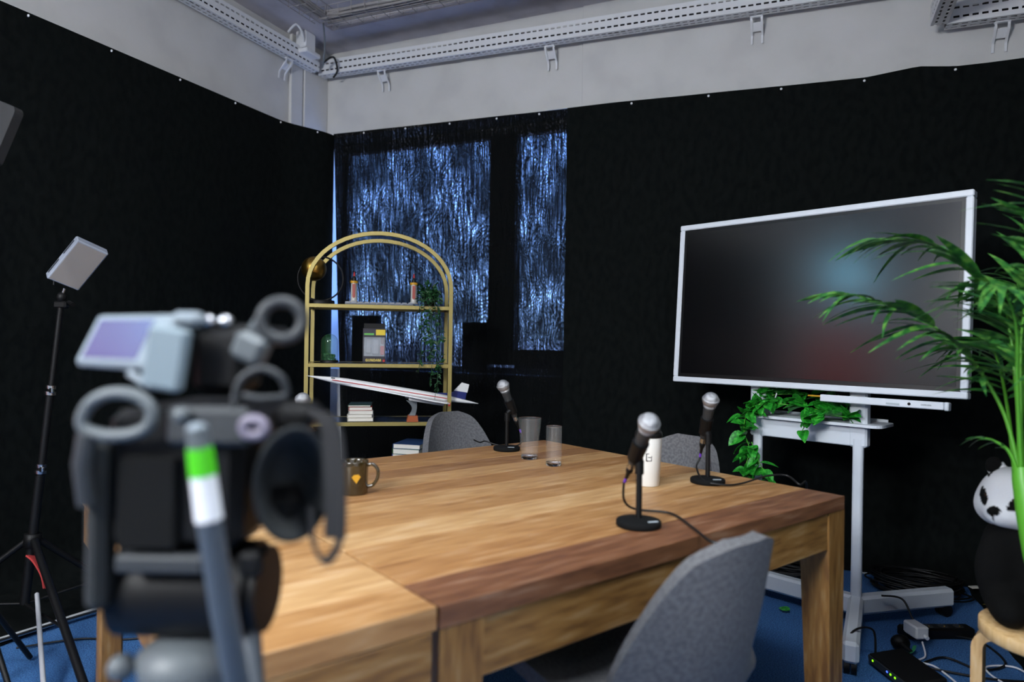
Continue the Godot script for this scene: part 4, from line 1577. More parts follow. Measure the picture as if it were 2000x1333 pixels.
func video_camera():
	var at := Vector3(-0.605, 1.009, -0.522)
	var tr := deg_to_rad(23.5)
	var o := thing("video_camera", "black professional video camera with a flip-out screen in the foreground", "video camera", at, tr)
	var g := G.new()
	g.box(mm(0, 42, -75), mm(140, 144, 190), 0.012)
	part(o, "body", g, M.black)
	part(o, "control_plate", _box_at(mm(42, 100, 26), mm(86, 40, 22), 0.006), M.dark_grey)
	part(o, "side_grip", _box_at(mm(-76, -5, 12), mm(22, 176, 34), 0.008), M.rubber)
	part(o, "battery", _box_at(mm(-22, 20, 24), mm(62, 96, 8), 0.004), M.black_matt)
	# flip-out screen
	var b := Basis(Vector3.UP, deg_to_rad(-32)) * Basis(Vector3.RIGHT, deg_to_rad(-25))
	var lcd := part(o, "flip_screen", _box_at(Vector3.ZERO, mm(152, 62, 12), 0.004), M.cam_pale)
	lcd.transform = Transform3D(b, mm(-64, 184, -10))
	part(lcd, "screen", _box_at(mm(-10, 0, 6.2), mm(106, 46, 1)), mat(rgb(72, 64, 104), 0.25))
	part(o, "screen_arm", _box_at(Vector3.ZERO, mm(40, 64, 16), 0.004, Basis(Vector3.BACK, -0.14)), mat(rgb(116, 130, 138), 0.4)).position = mm(0, 168, 34)
	part(o, "screen_hinge", _box_at(mm(12, 208, 14), mm(32, 16, 22), 0.006), M.cam_pale)
	g = G.new()
	g.tube([mm(-42, 152, 25), mm(-14, 140, 38)], 0.004, 8)
	part(o, "screen_strut", g, M.cam_pale)
	# knobs on the top handle
	part(o, "handle_post", _box_at(mm(40, 166, -20), mm(56, 70, 60), 0.01), M.black)
	part(o, "top_handle", _box_at(mm(58, 192, -70), mm(28, 24, 150), 0.01), M.black)
	for x in [26, 44]:
		g = G.new()
		g.ball(mm(x, 207, 0), mm(8, 7, 7), 8)
		part(o, "knob", g, M.chrome)
	g = G.new()
	g.box(mm(72, 179, 0), mm(34, 30, 30), 0.006, Basis(Vector3.BACK, -0.4))
	part(o, "mount_block", g, M.cam_mid)
	# microphone holder ring
	g = G.new()
	var ring := []
	for i in 30:
		var a := TAU * i / 30
		ring.append(mm(102, 209, -5) + Basis(Vector3.UP, 0.25) * mm(21 * cos(a), 20 * sin(a), 0))
	g.tube(ring, 0.0065, 10, true)
	part(o, "holder_ring", g, M.dark_grey)
	g = G.new()
	g.tube([mm(82, 188, -2), mm(72, 200, -2), mm(84, 216, -4)], 0.006, 8)
	part(o, "holder_clip", g, M.cam_mid)
	# rounded carrying loop at the left
	g = G.new()
	var loop := [mm(-80, 100, 40), mm(-74, 120, 40), mm(-54, 132, 40), mm(-28, 131, 40), mm(-12, 119, 40), mm(-14, 101, 40), mm(-32, 92, 40), mm(-60, 91, 40)]
	g.tube(catmull(loop, 5, true), 0.0064, 10, true)
	part(o, "carrying_loop", g, M.cam_mid)
	g = G.new()
	g.tube([mm(-74, 92, 40), mm(-80, 60, 38), mm(-78, 20, 32)], 0.010, 10)
	part(o, "loop_stem", g, M.dark_grey)
	g = G.new()
	g.ball(mm(19, 112, 42), mm(8, 8, 6), 8)
	part(o, "dial", g, M.cam_mid)
	# bent cable on top
	g = G.new()
	g.tube(catmull([mm(66, 118, 30), mm(72, 146, 30), mm(92, 159, 28), mm(112, 150, 24), mm(116, 132, 18)], 6), 0.0036, 8)
	part(o, "cable", g, M.dark_grey)
	g = G.new()
	g.tube(catmull([mm(76, 132, 30), mm(95, 129, 30), mm(116, 131, 22)], 6), 0.003, 8)
	part(o, "cable", g, M.dark_grey)
	# small ring and the big rubber eyecup
	g = G.new()
	var r2 := []
	for i in 20:
		var a := TAU * i / 20
		r2.append(mm(92, 101, 43) + mm(11 * cos(a), 8 * sin(a), 0))
	g.tube(r2, 0.0055, 8, true)
	part(o, "focus_ring", g, mat(rgb(112, 106, 122), 0.45))
	g = G.new()
	var cup := Transform3D(Basis(Vector3.UP, 0.5) * Basis(Vector3.RIGHT, PI / 2 + 0.1), mm(88, 50, -45))
	cup = cup * Transform3D(Basis.from_scale(Vector3(0.68, 1.0, 1.04)), Vector3.ZERO)
	g.lathe([Vector2(0.0, 0.0), Vector2(0.034, 0.0), Vector2(0.036, 0.03), Vector2(0.046, 0.056), Vector2(0.058, 0.08), Vector2(0.058, 0.085), Vector2(0.053, 0.083), Vector2(0.038, 0.06), Vector2(0.026, 0.042), Vector2(0.0, 0.04)], 32, cup)
	part(o, "eyecup", g, M.rubber)
	part(o, "eyepiece_body", _box_at(mm(104, 8, -20), mm(50, 50, 60), 0.014), M.black)
	part(o, "eyepiece_joint", _box_at(mm(116, 106, -25), mm(44, 30, 60), 0.01), M.black)
	# hand strap hanging down at the right
	g = G.new()
	g.ribbon(catmull([mm(140, 118, 20), mm(160, 106, 24), mm(172, 86, 24), mm(176, 31, 26), mm(174, -15, 26), mm(161, -36, 24), mm(147, -22, 20), mm(142, 18, 18)], 6), mm(7, 0, 16), 0.004)
	part(o, "hand_strap", g, mat(rgb(38, 38, 40), 0.9))
	g = G.new()
	g.ribbon(catmull([mm(146, 116, 21), mm(164, 98, 25), mm(170, 31, 27), mm(170, -12, 27)], 6), mm(22, 0, 6), 0.004)
	part(o, "strap_pad", g, mat(rgb(34, 34, 36), 0.9))
	# tripod with fluid head
	var t := thing("video_tripod", "black tripod with a fluid head carrying the video camera", "tripod", Vector3(at.x, 0, at.z), tr)
	var hy := at.y
	g = G.new()
	g.box(Vector3(-0.008, hy - 0.042, -0.05), Vector3(0.09, 0.018, 0.16), 0.003)
	part(t, "camera_plate", g, M.dark_grey)
	g = G.new()
	g.cyl(Vector3(-0.075, hy - 0.088, -0.04), Vector3(0.068, hy - 0.088, -0.04), 0.052, -1, 30)
	g.cyl(Vector3(0.064, hy - 0.088, -0.04), Vector3(0.08, hy - 0.088, -0.04), 0.046, -1, 30)
	part(t, "fluid_head", g, M.black)
	g = G.new()
	g.box(Vector3(0.078, hy - 0.046, 0.0), Vector3(0.026, 0.026, 0.03), 0.005)
	part(t, "tilt_lock", g, M.black)
	g = G.new()
	g.lathe([Vector2(0, -0.08), Vector2(0.03, -0.075), Vector2(0.052, -0.04), Vector2(0.055, -0.012), Vector2(0.04, 0.0), Vector2(0.03, 0.006), Vector2(0, 0.006)], 30, Transform3D(Basis(), Vector3(0.0, hy - 0.142, -0.03)))
	part(t, "bowl", g, M.cam_mid)
	g = G.new()
	g.ball(Vector3(-0.06, hy - 0.16, 0.0), Vector3(0.014, 0.014, 0.014), 8)
	g.cyl(Vector3(-0.05, hy - 0.16, -0.01), Vector3(-0.02, hy - 0.16, -0.03), 0.006)
	part(t, "pan_lock", g, M.cam_mid)
	for k in 3:
		var a := deg_to_rad(90 + 120 * k)
		var dr := Vector3(cos(a), 0, sin(a))
		g = G.new()
		var p0 := Vector3(0, hy - 0.2, -0.03) + dr * 0.045
		var p1 := Vector3(0, 0.4, -0.03) + dr * 0.2
		var p2 := Vector3(0, 0.012, -0.03) + dr * 0.33
		g.cyl(p0, p1, 0.016, -1, 12)
		g.cyl(p1, p2, 0.012, -1, 12)
		g.ball(p2, Vector3(0.018, 0.012, 0.018), 6)
		part(t, "leg", g, M.black)
	# pan bar towards the lens
	g = G.new()
	var up := Vector3(0, hy, 0)
	g.tube([mm(67, 20, 84) + up, mm(74, -68, 66) + up, mm(82, -161, 45) + up, mm(87, -205, 30) + up, mm(80, -190, 0) + up, mm(62, -110, -30) + up], [0.0115, 0.0125, 0.0125, 0.0125, 0.012, 0.012], 14)
	part(t, "pan_bar", g, mat(rgb(72, 79, 87), 0.4))
	var p0 := mm(67, 20, 84) + up
	var ax := (mm(58, 95, 88) - mm(67, 20, 84)).normalized()
	var seg := [["white_grip", 0.0, 0.042, 0.0122, M.white], ["green_band", 0.042, 0.068, 0.012, mat(rgb(70, 190, 12), 0.5)], ["end_cap", 0.068, 0.086, 0.0105, M.cam_mid]]
	for s in seg:
		g = G.new()
		g.cyl(p0 + ax * s[1], p0 + ax * s[2], s[3], s[3] * 0.95, 18)
		part(t, s[0], g, s[4])
	g = G.new()
	g.ball(p0 + ax * 0.086, Vector3(0.0095, 0.006, 0.0095), 7)
	part(t, "end_button", g, M.cam_pale)

func _box_at(c: Vector3, s: Vector3, bev := 0.0, b := Basis()) -> G:
	var g := G.new()
	g.box(c, s, bev, b)
	return g

# ---------------------------------------------------------------- lights on stands (switched off)
func light_stands():
	var foot := Vector3(-2.83, 0.0, -1.7)
	var top := Vector3(-2.745, 1.327, -1.785)
	var o := thing("light_stand", "slim black light stand leaning at the left of the picture", "light stand", foot)
	var dr := top - foot
	var g := G.new()
	g.cyl(dr * 0.1, dr * 0.48, 0.017, -1, 14)
	g.cyl(dr * 0.48, dr * 0.72, 0.014, -1, 14)
	g.cyl(dr * 0.72, dr * 1.0, 0.011, -1, 14)
	part(o, "pole", g, M.black)
	for k in [0.5, 0.735]:
		g = G.new()
		g.cyl(dr * (k - 0.014), dr * (k - 0.004), 0.021, -1, 14)
		g.cyl(dr * (k + 0.004), dr * (k + 0.014), 0.019, -1, 14)
		var c: Vector3 = dr * k
		g.box(c + Vector3(0.025, 0, 0.012), Vector3(0.02, 0.02, 0.012), 0.003)
		part(o, "collar", g, M.chrome)
	for k in [[Vector3(0.68, 0.0, 0.2), M.black, 0.014], [Vector3(-0.3, 0, 0.3), M.black, 0.012], [Vector3(0.12, 0, -0.42), M.black, 0.012]]:
		g = G.new()
		g.cyl(dr * 0.3, k[0] + Vector3(0, 0.028, 0), k[2], -1, 10)
		part(o, "leg", g, k[1])
		g = G.new()
		g.cyl(dr * 0.1, (dr * 0.3).lerp(k[0], 0.6), 0.006, -1, 8)
		part(o, "brace", g, M.black)
	g = G.new()
	g.lathe([Vector2(0, 0), Vector2(0.03, 0), Vector2(0.03, 0.05), Vector2(0, 0.05)], 14, G.along(dr * 0.27, dr * 0.33))
	part(o, "spreader", g, M.black)
	# tilted panel on top
	var p := thing("studio_light", "pale grey tilted light panel, switched off, on the slim stand", "studio light", top + Vector3(0.0, 0.02, 0.0))
	p.rotation.y = deg_to_rad(23.5)
	g = G.new()
	g.ball(Vector3.ZERO, Vector3(0.018, 0.022, 0.018), 8)
	g.box(Vector3(0.0, -0.03, 0), Vector3(0.05, 0.03, 0.03), 0.006)
	g.cyl(Vector3(0.03, -0.02, 0.0), Vector3(0.06, -0.03, 0.02), 0.008)
	part(p, "clamp", g, M.black)
	g = G.new()
	g.cyl(Vector3(0, 0.0, 0), Vector3(0.012, 0.035, 0), 0.006)
	part(p, "spigot", g, M.chrome)
	var b := Basis(Vector3.BACK, deg_to_rad(-33)) * Basis(Vector3.UP, deg_to_rad(52)) * Basis(Vector3.RIGHT, deg_to_rad(12))
	var hd := part(p, "panel_housing", _box_at(Vector3.ZERO, Vector3(0.125, 0.205, 0.036), 0.004), mat(rgb(150, 156, 168), 0.5))
	hd.transform = Transform3D(b, Vector3(0.062, 0.135, 0))
	part(hd, "diffuser", _box_at(Vector3(0, 0, 0.0185), Vector3(0.112, 0.19, 0.002)), mat(rgb(148, 140, 134), 0.7))
	part(hd, "vent_strip", _box_at(Vector3(-0.0628, 0.05, -0.005), Vector3(0.001, 0.07, 0.01)), M.dark_grey)
	part(hd, "vent_strip", _box_at(Vector3(-0.0628, -0.05, -0.005), Vector3(0.001, 0.07, 0.01)), M.dark_grey)
	g = G.new()
	g.tube(catmull([Vector3(-0.01, 0.12, -0.02), Vector3(-0.04, 0.13, -0.03), Vector3(-0.05, 0.1, -0.03), Vector3(-0.045, 0.05, -0.02)], 5), 0.003, 6)
	part(p, "power_lead", g, M.cable)
	# second panel, only its corner reaches into the picture
	var q2 := thing("studio_light", "dark grey rounded light panel cut off by the left edge", "studio light", Vector3(-2.45, 1.86, -1.345), deg_to_rad(23.5))
	g = G.new()
	g.extrude(rounded(0.2, 0.2, 0.02), 0.03)
	var h2 := part(q2, "panel_housing", g, mat(rgb(32, 32, 33), 0.8))
	h2.basis = Basis(Vector3.BACK, deg_to_rad(-22)) * Basis(Vector3.UP, deg_to_rad(-15))
	g = G.new()
	g.cyl(Vector3(-0.03, -1.848, -0.03), Vector3(-0.03, 0, -0.03), 0.011, -1, 10)
	part(q2, "pole", g, M.black)
	g = G.new()
	for k in 3:
		var a := TAU * k / 3.0 + 0.5
		g.cyl(Vector3(-0.03, -1.5, -0.03), Vector3(-0.03 + 0.26 * cos(a), -1.848, -0.03 + 0.26 * sin(a)), 0.009, -1, 8)
	part(q2, "tripod_foot", g, M.black)
	# loose silver pole leaning over the stand's foot, red strap, pink tape
	g = G.new()
	g.cyl(Vector3(-2.7, 0.2, -1.68), Vector3(-2.2, 0.012, -1.4), 0.008, -1, 10)
	solo("loose_pole", g, M.pale_rod, "thin silver pole leaning on the foot of the light stand", "pole")
	g = G.new()
	g.ribbon(catmull([Vector3(-2.78, 0.33, -1.7), Vector3(-2.74, 0.315, -1.7), Vector3(-2.69, 0.27, -1.7), Vector3(-2.67, 0.22, -1.7)], 6), Vector3(0.0, 0.01, 0.03), 0.006)
	solo("red_strap", g, mat(rgb(176, 60, 58), 0.5), "red curved strap on the foot of the light stand", "strap")
	g = G.new()
	g.box(Vector3(0, 0.001, 0), Vector3(0.1, 0.002, 0.05))
	solo("pink_tape", g, mat(rgb(226, 30, 120), 0.6), "pink tape stuck on the blue carpet at lower left", "tape", Vector3(-2.12, 0.0, -1.535), 0.4)
	cable_run("floor_cable", [Vector3(-2.72, 0.014, -1.62), Vector3(-2.6, 0.008, -1.78), Vector3(-2.45, 0.006, -1.85), Vector3(-2.3, 0.006, -1.98), Vector3(-2.2, 0.006, -2.1)], 0.004, M.cable, "thin dark cable on the carpet beside the light stand")
	cable_run("floor_cable", [Vector3(-2.85, 0.03, -1.4), Vector3(-2.8, 0.03, -1.65), Vector3(-2.76, 0.03, -1.9), Vector3(-2.7, 0.03, -2.15), Vector3(-2.66, 0.03, -2.5)], 0.005, M.cable, "dark cable along the curtain hem behind the light stand")

# ---------------------------------------------------------------- right corner: stool, panda, palm
func corner_right():
	var sc := Vector3(0.625, 0, -2.285)
	var o := thing("bentwood_stool", "pale birch stool with bent legs at the right edge under the panda", "stool", sc)
	var g := G.new()
	g.lathe([Vector2(0, 0.405), Vector2(0.172, 0.405), Vector2(0.175, 0.408), Vector2(0.175, 0.437), Vector2(0.172, 0.44), Vector2(0, 0.44)], 48)
	part(o, "seat", g, M.birch)
	for a in [200.0, 320.0, 80.0]:
		var dr := Vector3(cos(deg_to_rad(a)), 0, sin(deg_to_rad(a)))
		var sd := dr.cross(Vector3.UP)
		g = G.new()
		var pts := [dr * 0.09 + Vector3(0, 0.39, 0), dr * 0.13 + Vector3(0, 0.39, 0)]
		for i in 7:
			var k := PI / 2 * i / 6
			pts.append(dr * (0.13 + 0.045 * sin(k)) + Vector3(0, 0.345 + 0.045 * cos(k), 0))
		pts.append(dr * 0.175)
		g.ribbon(pts, sd * 0.056, 0.028)
		part(o, "leg", g, M.birch)
	panda(Vector3(0.615, 0.44, -2.37))
	palm()

func smin(a: float, b: float, k: float) -> float:
	var h := maxf(k - absf(a - b), 0.0) / k
	return minf(a, b) - h * h * k * 0.25

func surface_nets(f: Callable, lo: Vector3, hi: Vector3, c: float, colour: Callable, st: SurfaceTool):
	var n := Vector3i(((hi - lo) / c).ceil())
	var nx := n.x + 1
	var ny := n.y + 1
	var nz := n.z + 1
	var val := PackedFloat32Array()
	val.resize(nx * ny * nz)
	for z in nz:
		for y in ny:
			for x in nx:
				val[x + nx * (y + ny * z)] = f.call(lo + Vector3(x, y, z) * c)
	var vid := {}
	var vs := []
	var ofs := [0, 1, nx, nx + 1, nx * ny, nx * ny + 1, nx * ny + nx, nx * ny + nx + 1]
	var cor := [Vector3(0, 0, 0), Vector3(1, 0, 0), Vector3(0, 1, 0), Vector3(1, 1, 0), Vector3(0, 0, 1), Vector3(1, 0, 1), Vector3(0, 1, 1), Vector3(1, 1, 1)]
	var eds := [[0, 1], [2, 3], [4, 5], [6, 7], [0, 2], [1, 3], [4, 6], [5, 7], [0, 4], [1, 5], [2, 6], [3, 7]]
	for z in n.z:
		for y in n.y:
			for x in n.x:
				var i := x + nx * (y + ny * z)
				var neg := 0
				for k in 8:
					if val[i + ofs[k]] < 0.0:
						neg += 1
				if neg == 0 or neg == 8:
					continue
				var s := Vector3.ZERO
				var m := 0
				for e in eds:
					var a := val[i + ofs[e[0]]]
					var b := val[i + ofs[e[1]]]
					if (a < 0.0) != (b < 0.0):
						s += cor[e[0]].lerp(cor[e[1]], a / (a - b))
						m += 1
				vid[i] = vs.size()
				vs.append(lo + (Vector3(x, y, z) + s / m) * c)
	var put := func(i: int):
		var v: Vector3 = vs[i]
		var e := c * 0.5
		var nm := Vector3(f.call(v + Vector3(e, 0, 0)) - f.call(v - Vector3(e, 0, 0)), f.call(v + Vector3(0, e, 0)) - f.call(v - Vector3(0, e, 0)), f.call(v + Vector3(0, 0, e)) - f.call(v - Vector3(0, 0, e))).normalized()
		st.set_normal(nm)
		st.set_color(colour.call(v))
		st.add_vertex(v)
	var st1 := [1, nx, nx * ny]
	for z in range(1, n.z):
		for y in range(1, n.y):
			for x in range(1, n.x):
				var i := x + nx * (y + ny * z)
				for ax in 3:
					var a := val[i]
					var b := val[i + st1[ax]]
					if (a < 0.0) == (b < 0.0):
						continue
					var d1: int = st1[(ax + 1) % 3]
					var d2: int = st1[(ax + 2) % 3]
					var q := [i, i - d1, i - d1 - d2, i - d2]
					var ok := true
					for k in q:
						if not vid.has(k):
							ok = false
					if not ok:
						continue
					if a < 0.0:
						q.reverse()
					for k in [0, 1, 2, 0, 2, 3]:
						put.call(vid[q[k]])

func panda(at: Vector3):
	# sits on the stool facing the camera's left; local +z is where it looks
	var o := thing("plush_panda", "black-and-white plush panda sitting on the stool behind the palm", "plush toy", at, deg_to_rad(-10.0))
	var hc := Vector3(-0.055, 0.325, -0.02)
	var hb := Basis(Vector3.UP, deg_to_rad(-36)) * Basis(Vector3.RIGHT, deg_to_rad(6)) * Basis.from_scale(Vector3.ONE * 0.88)
	var hbi := hb.inverse()
	var ell := func(p: Vector3, c: Vector3, r: Vector3) -> float:
		var k := ((p - c) / r).length()
		return (k - 1.0) * minf(r.x, minf(r.y, r.z))
	var head := func(p: Vector3) -> float:
		var h := hbi * (p - hc)
		var d: float = ell.call(h, Vector3(0, 0, 0), Vector3(0.118, 0.104, 0.1))
		d = smin(d, ell.call(h, Vector3(0.06, -0.035, 0.03), Vector3(0.055, 0.05, 0.05)), 0.04)
		d = smin(d, ell.call(h, Vector3(-0.06, -0.035, 0.03), Vector3(0.055, 0.05, 0.05)), 0.04)
		d = smin(d, ell.call(h, Vector3(0, -0.035, 0.085), Vector3(0.05, 0.038, 0.045)), 0.03)
		d = smin(d, ell.call(h, Vector3(0, -0.018, 0.128), Vector3(0.019, 0.012, 0.01)), 0.006)
		d = smin(d, ell.call(h, Vector3(0.085, 0.09, -0.02), Vector3(0.034, 0.034, 0.018)), 0.012)
		d = smin(d, ell.call(h, Vector3(-0.085, 0.09, -0.02), Vector3(0.034, 0.034, 0.018)), 0.012)
		return d
	var hcol := func(p: Vector3) -> Color:
		var h := hbi * (p - hc)
		var black := Color(0.006, 0.006, 0.006)
		if h.y > 0.072 and absf(h.x) > 0.058 and (Vector2(absf(h.x), h.y) - Vector2(0.088, 0.093)).length() < 0.037:
			return black
		if h.z > 0.02:
			var e := Vector2(absf(h.x) - 0.054, h.y - 0.014)
			e = e.rotated(0.6)
			if Vector2(e.x / 0.017, e.y / 0.03).length() < 1.0:
				return black
			if h.z > 0.11 and Vector2(h.x / 0.021, (h.y + 0.017) / 0.014).length() < 1.0:
				return black
			if h.z > 0.1 and absf(h.x) < 0.0022 and h.y < -0.03 and h.y > -0.052:
				return black
		if h.y < -0.085 and h.z < 0.03:
			return black
		return Color(0.72, 0.73, 0.76)
	var st := SurfaceTool.new()
	st.begin(Mesh.PRIMITIVE_TRIANGLES)
	surface_nets(head, hc - Vector3(0.16, 0.14, 0.15), hc + Vector3(0.16, 0.15, 0.18), 0.0055, hcol, st)
	var body := func(p: Vector3) -> float:
		var d: float = ell.call(p, Vector3(-0.01, 0.12, -0.03), Vector3(0.145, 0.14, 0.12))
		d = smin(d, ell.call(p, Vector3(-0.02, 0.22, -0.03), Vector3(0.1, 0.06, 0.085)), 0.05)
		d = smin(d, ell.call(p, Vector3(-0.11, 0.13, 0.05), Vector3(0.05, 0.1, 0.055)), 0.03)
		d = smin(d, ell.call(p, Vector3(0.095, 0.14, 0.05), Vector3(0.042, 0.1, 0.045)), 0.03)
		d = smin(d, ell.call(p, Vector3(-0.08, 0.045, 0.09), Vector3(0.05, 0.05, 0.11)), 0.03)
		d = smin(d, ell.call(p, Vector3(0.1, 0.04, 0.1), Vector3(0.05, 0.05, 0.11)), 0.03)
		return maxf(d, 0.002 - p.y)
	var bcol := func(p: Vector3) -> Color:
		if p.y < 0.19 and p.y > 0.04 and p.z < 0.07 and absf(p.x - 0.005) < 0.06 and p.z > 0.0:
			return Color(0.55, 0.56, 0.6)
		return Color(0.005, 0.005, 0.005)
	surface_nets(body, Vector3(-0.2, -0.012, -0.17), Vector3(0.2, 0.31, 0.24), 0.011, bcol, st)
	var fur := mat(Color.WHITE, 0.95)
	fur.metallic_specular = 0.25
	fur.vertex_color_use_as_albedo = true
	fur.heightmap_enabled = true
	fur.heightmap_texture = noise_tex(0.15, 61, [], 256, 3)
	fur.heightmap_scale = 0.25
	tri_map(fur, Vector3(9, 9, 9))
	st.index()
	part(o, "body", st.commit(), fur)
	for s in [-1, 1]:
		var g := G.new()
		g.ball(hc + hb * Vector3(0.045 * s, 0.018, 0.088), Vector3(0.009, 0.009, 0.006), 7, hb)
		part(o, "eye", g, mat(rgb(40, 30, 24), 0.1))

func palm():
	var o := thing("potted_palm", "tall green palm with feathery fronds at the right edge", "potted palm", Vector3(0.605, 0, -1.84))
	var inv := Transform3D(Basis(), Vector3(-0.66, 0, 1.84))
	var g := G.new()
	g.lathe([Vector2(0, 0), Vector2(0.1, 0), Vector2(0.1, 0), Vector2(0.13, 0.25), Vector2(0.135, 0.255), Vector2(0.135, 0.27), Vector2(0.122, 0.27), Vector2(0.118, 0.24), Vector2(0, 0.235)], 30)
	part(o, "pot", g, M.dark_grey)
	# trunk sheath
	g = G.new()
	var crown := Vector3(0.55, 0.88, -2.1)
	g.tube(catmull([inv * Vector3(0.66, 0.23, -1.84), inv * Vector3(0.63, 0.45, -1.94), inv * Vector3(0.585, 0.65, -2.05), inv * Vector3(0.552, 0.9, -2.1)], 6), [0.034, 0.034, 0.033, 0.033, 0.033, 0.033, 0.033, 0.033, 0.033, 0.032, 0.032, 0.031, 0.03, 0.03, 0.029, 0.028, 0.026, 0.024, 0.02], 12)
	part(o, "trunk", g, M.stalk)
	var fr := [
		# rachis points, leaflet length, count
		[[Vector3(0.55, 0.9, -2.1), Vector3(0.545, 1.09, -2.12), Vector3(0.525, 1.29, -2.15), Vector3(0.45, 1.41, -2.17), Vector3(0.36, 1.49, -2.2), Vector3(0.235, 1.51, -2.22)], 0.165, 44],
		[[Vector3(0.55, 0.88, -2.1), Vector3(0.52, 1.03, -2.12), Vector3(0.455, 1.16, -2.13), Vector3(0.37, 1.25, -2.13), Vector3(0.26, 1.31, -2.11), Vector3(0.15, 1.345, -2.08)], 0.165, 44],
		[[Vector3(0.555, 0.9, -2.1), Vector3(0.55, 1.05, -2.1), Vector3(0.55, 1.25, -2.1), Vector3(0.58, 1.42, -2.12), Vector3(0.62, 1.55, -2.15)], 0.19, 46],
		[[Vector3(0.56, 0.9, -2.09), Vector3(0.6, 1.1, -2.06), Vector3(0.63, 1.3, -2.02), Vector3(0.63, 1.45, -1.98), Vector3(0.6, 1.54, -1.93)], 0.18, 40],
		[[Vector3(0.545, 0.87, -2.12), Vector3(0.55, 1.03, -2.22), Vector3(0.55, 1.15, -2.32), Vector3(0.55, 1.22, -2.45), Vector3(0.54, 1.23, -2.58)], 0.17, 40],
		[[Vector3(0.55, 0.92, -2.12), Vector3(0.58, 1.12, -2.2), Vector3(0.6, 1.3, -2.3), Vector3(0.61, 1.4, -2.42)], 0.17, 36],
		[[Vector3(0.55, 0.9, -2.09), Vector3(0.53, 1.1, -2.05), Vector3(0.515, 1.25, -2.0), Vector3(0.48, 1.33, -1.95), Vector3(0.43, 1.35, -1.9)], 0.15, 34],
		[[Vector3(0.545, 0.89, -2.1), Vector3(0.525, 0.94, -2.1), Vector3(0.49, 0.965, -2.1), Vector3(0.455, 0.97, -2.1)], 0.05, 8]]
	var lm := [leaf_mesh(1.0, 0.13, 0.4, 0.25, 2, 8), leaf_mesh(1.0, 0.11, 0.75, 0.3, 2, 8), leaf_mesh(1.0, 0.15, 0.2, 0.2, 2, 8)]
	var r := RandomNumberGenerator.new()
	r.seed = 12
	for f in fr:
		var pts := []
		for p in f[0]:
			pts.append(inv * p)
		pts = catmull(pts, 8)
		var rad := []
		for i in pts.size():
			rad.append(lerpf(0.0055, 0.0015, float(i) / (pts.size() - 1)))
		g = G.new()
		g.tube(pts, rad, 8)
		var fo := part(o, "frond", g, M.stalk)
		for i in f[2]:
			var s: float = (0.3 + 0.7 * (i + 0.5) / f[2]) * (pts.size() - 1)
			var j := mini(int(s), pts.size() - 2)
			var tt: Vector3 = (pts[j + 1] - pts[j]).normalized()
			var side := tt.cross(Vector3.UP).normalized() * (1.0 if i % 2 == 0 else -1.0)
			var k: float = float(i) / f[2]
			var dir: Vector3 = tt * lerpf(0.55, 1.2, k) + side * 0.8 + Vector3.UP * r.randf_range(-0.25, 0.25)
			var l: float = f[1] * (0.55 + 0.6 * sin(PI * (0.2 + 0.7 * k))) * r.randf_range(0.85, 1.15)
			var lf := part(fo, "leaflet", lm[r.randi() % 3], M.palm)
			lf.transform = look(pts[j].lerp(pts[j + 1], s - j), dir, Vector3.UP, r.randf_range(-0.5, 0.5)).scaled_local(Vector3.ONE * l)

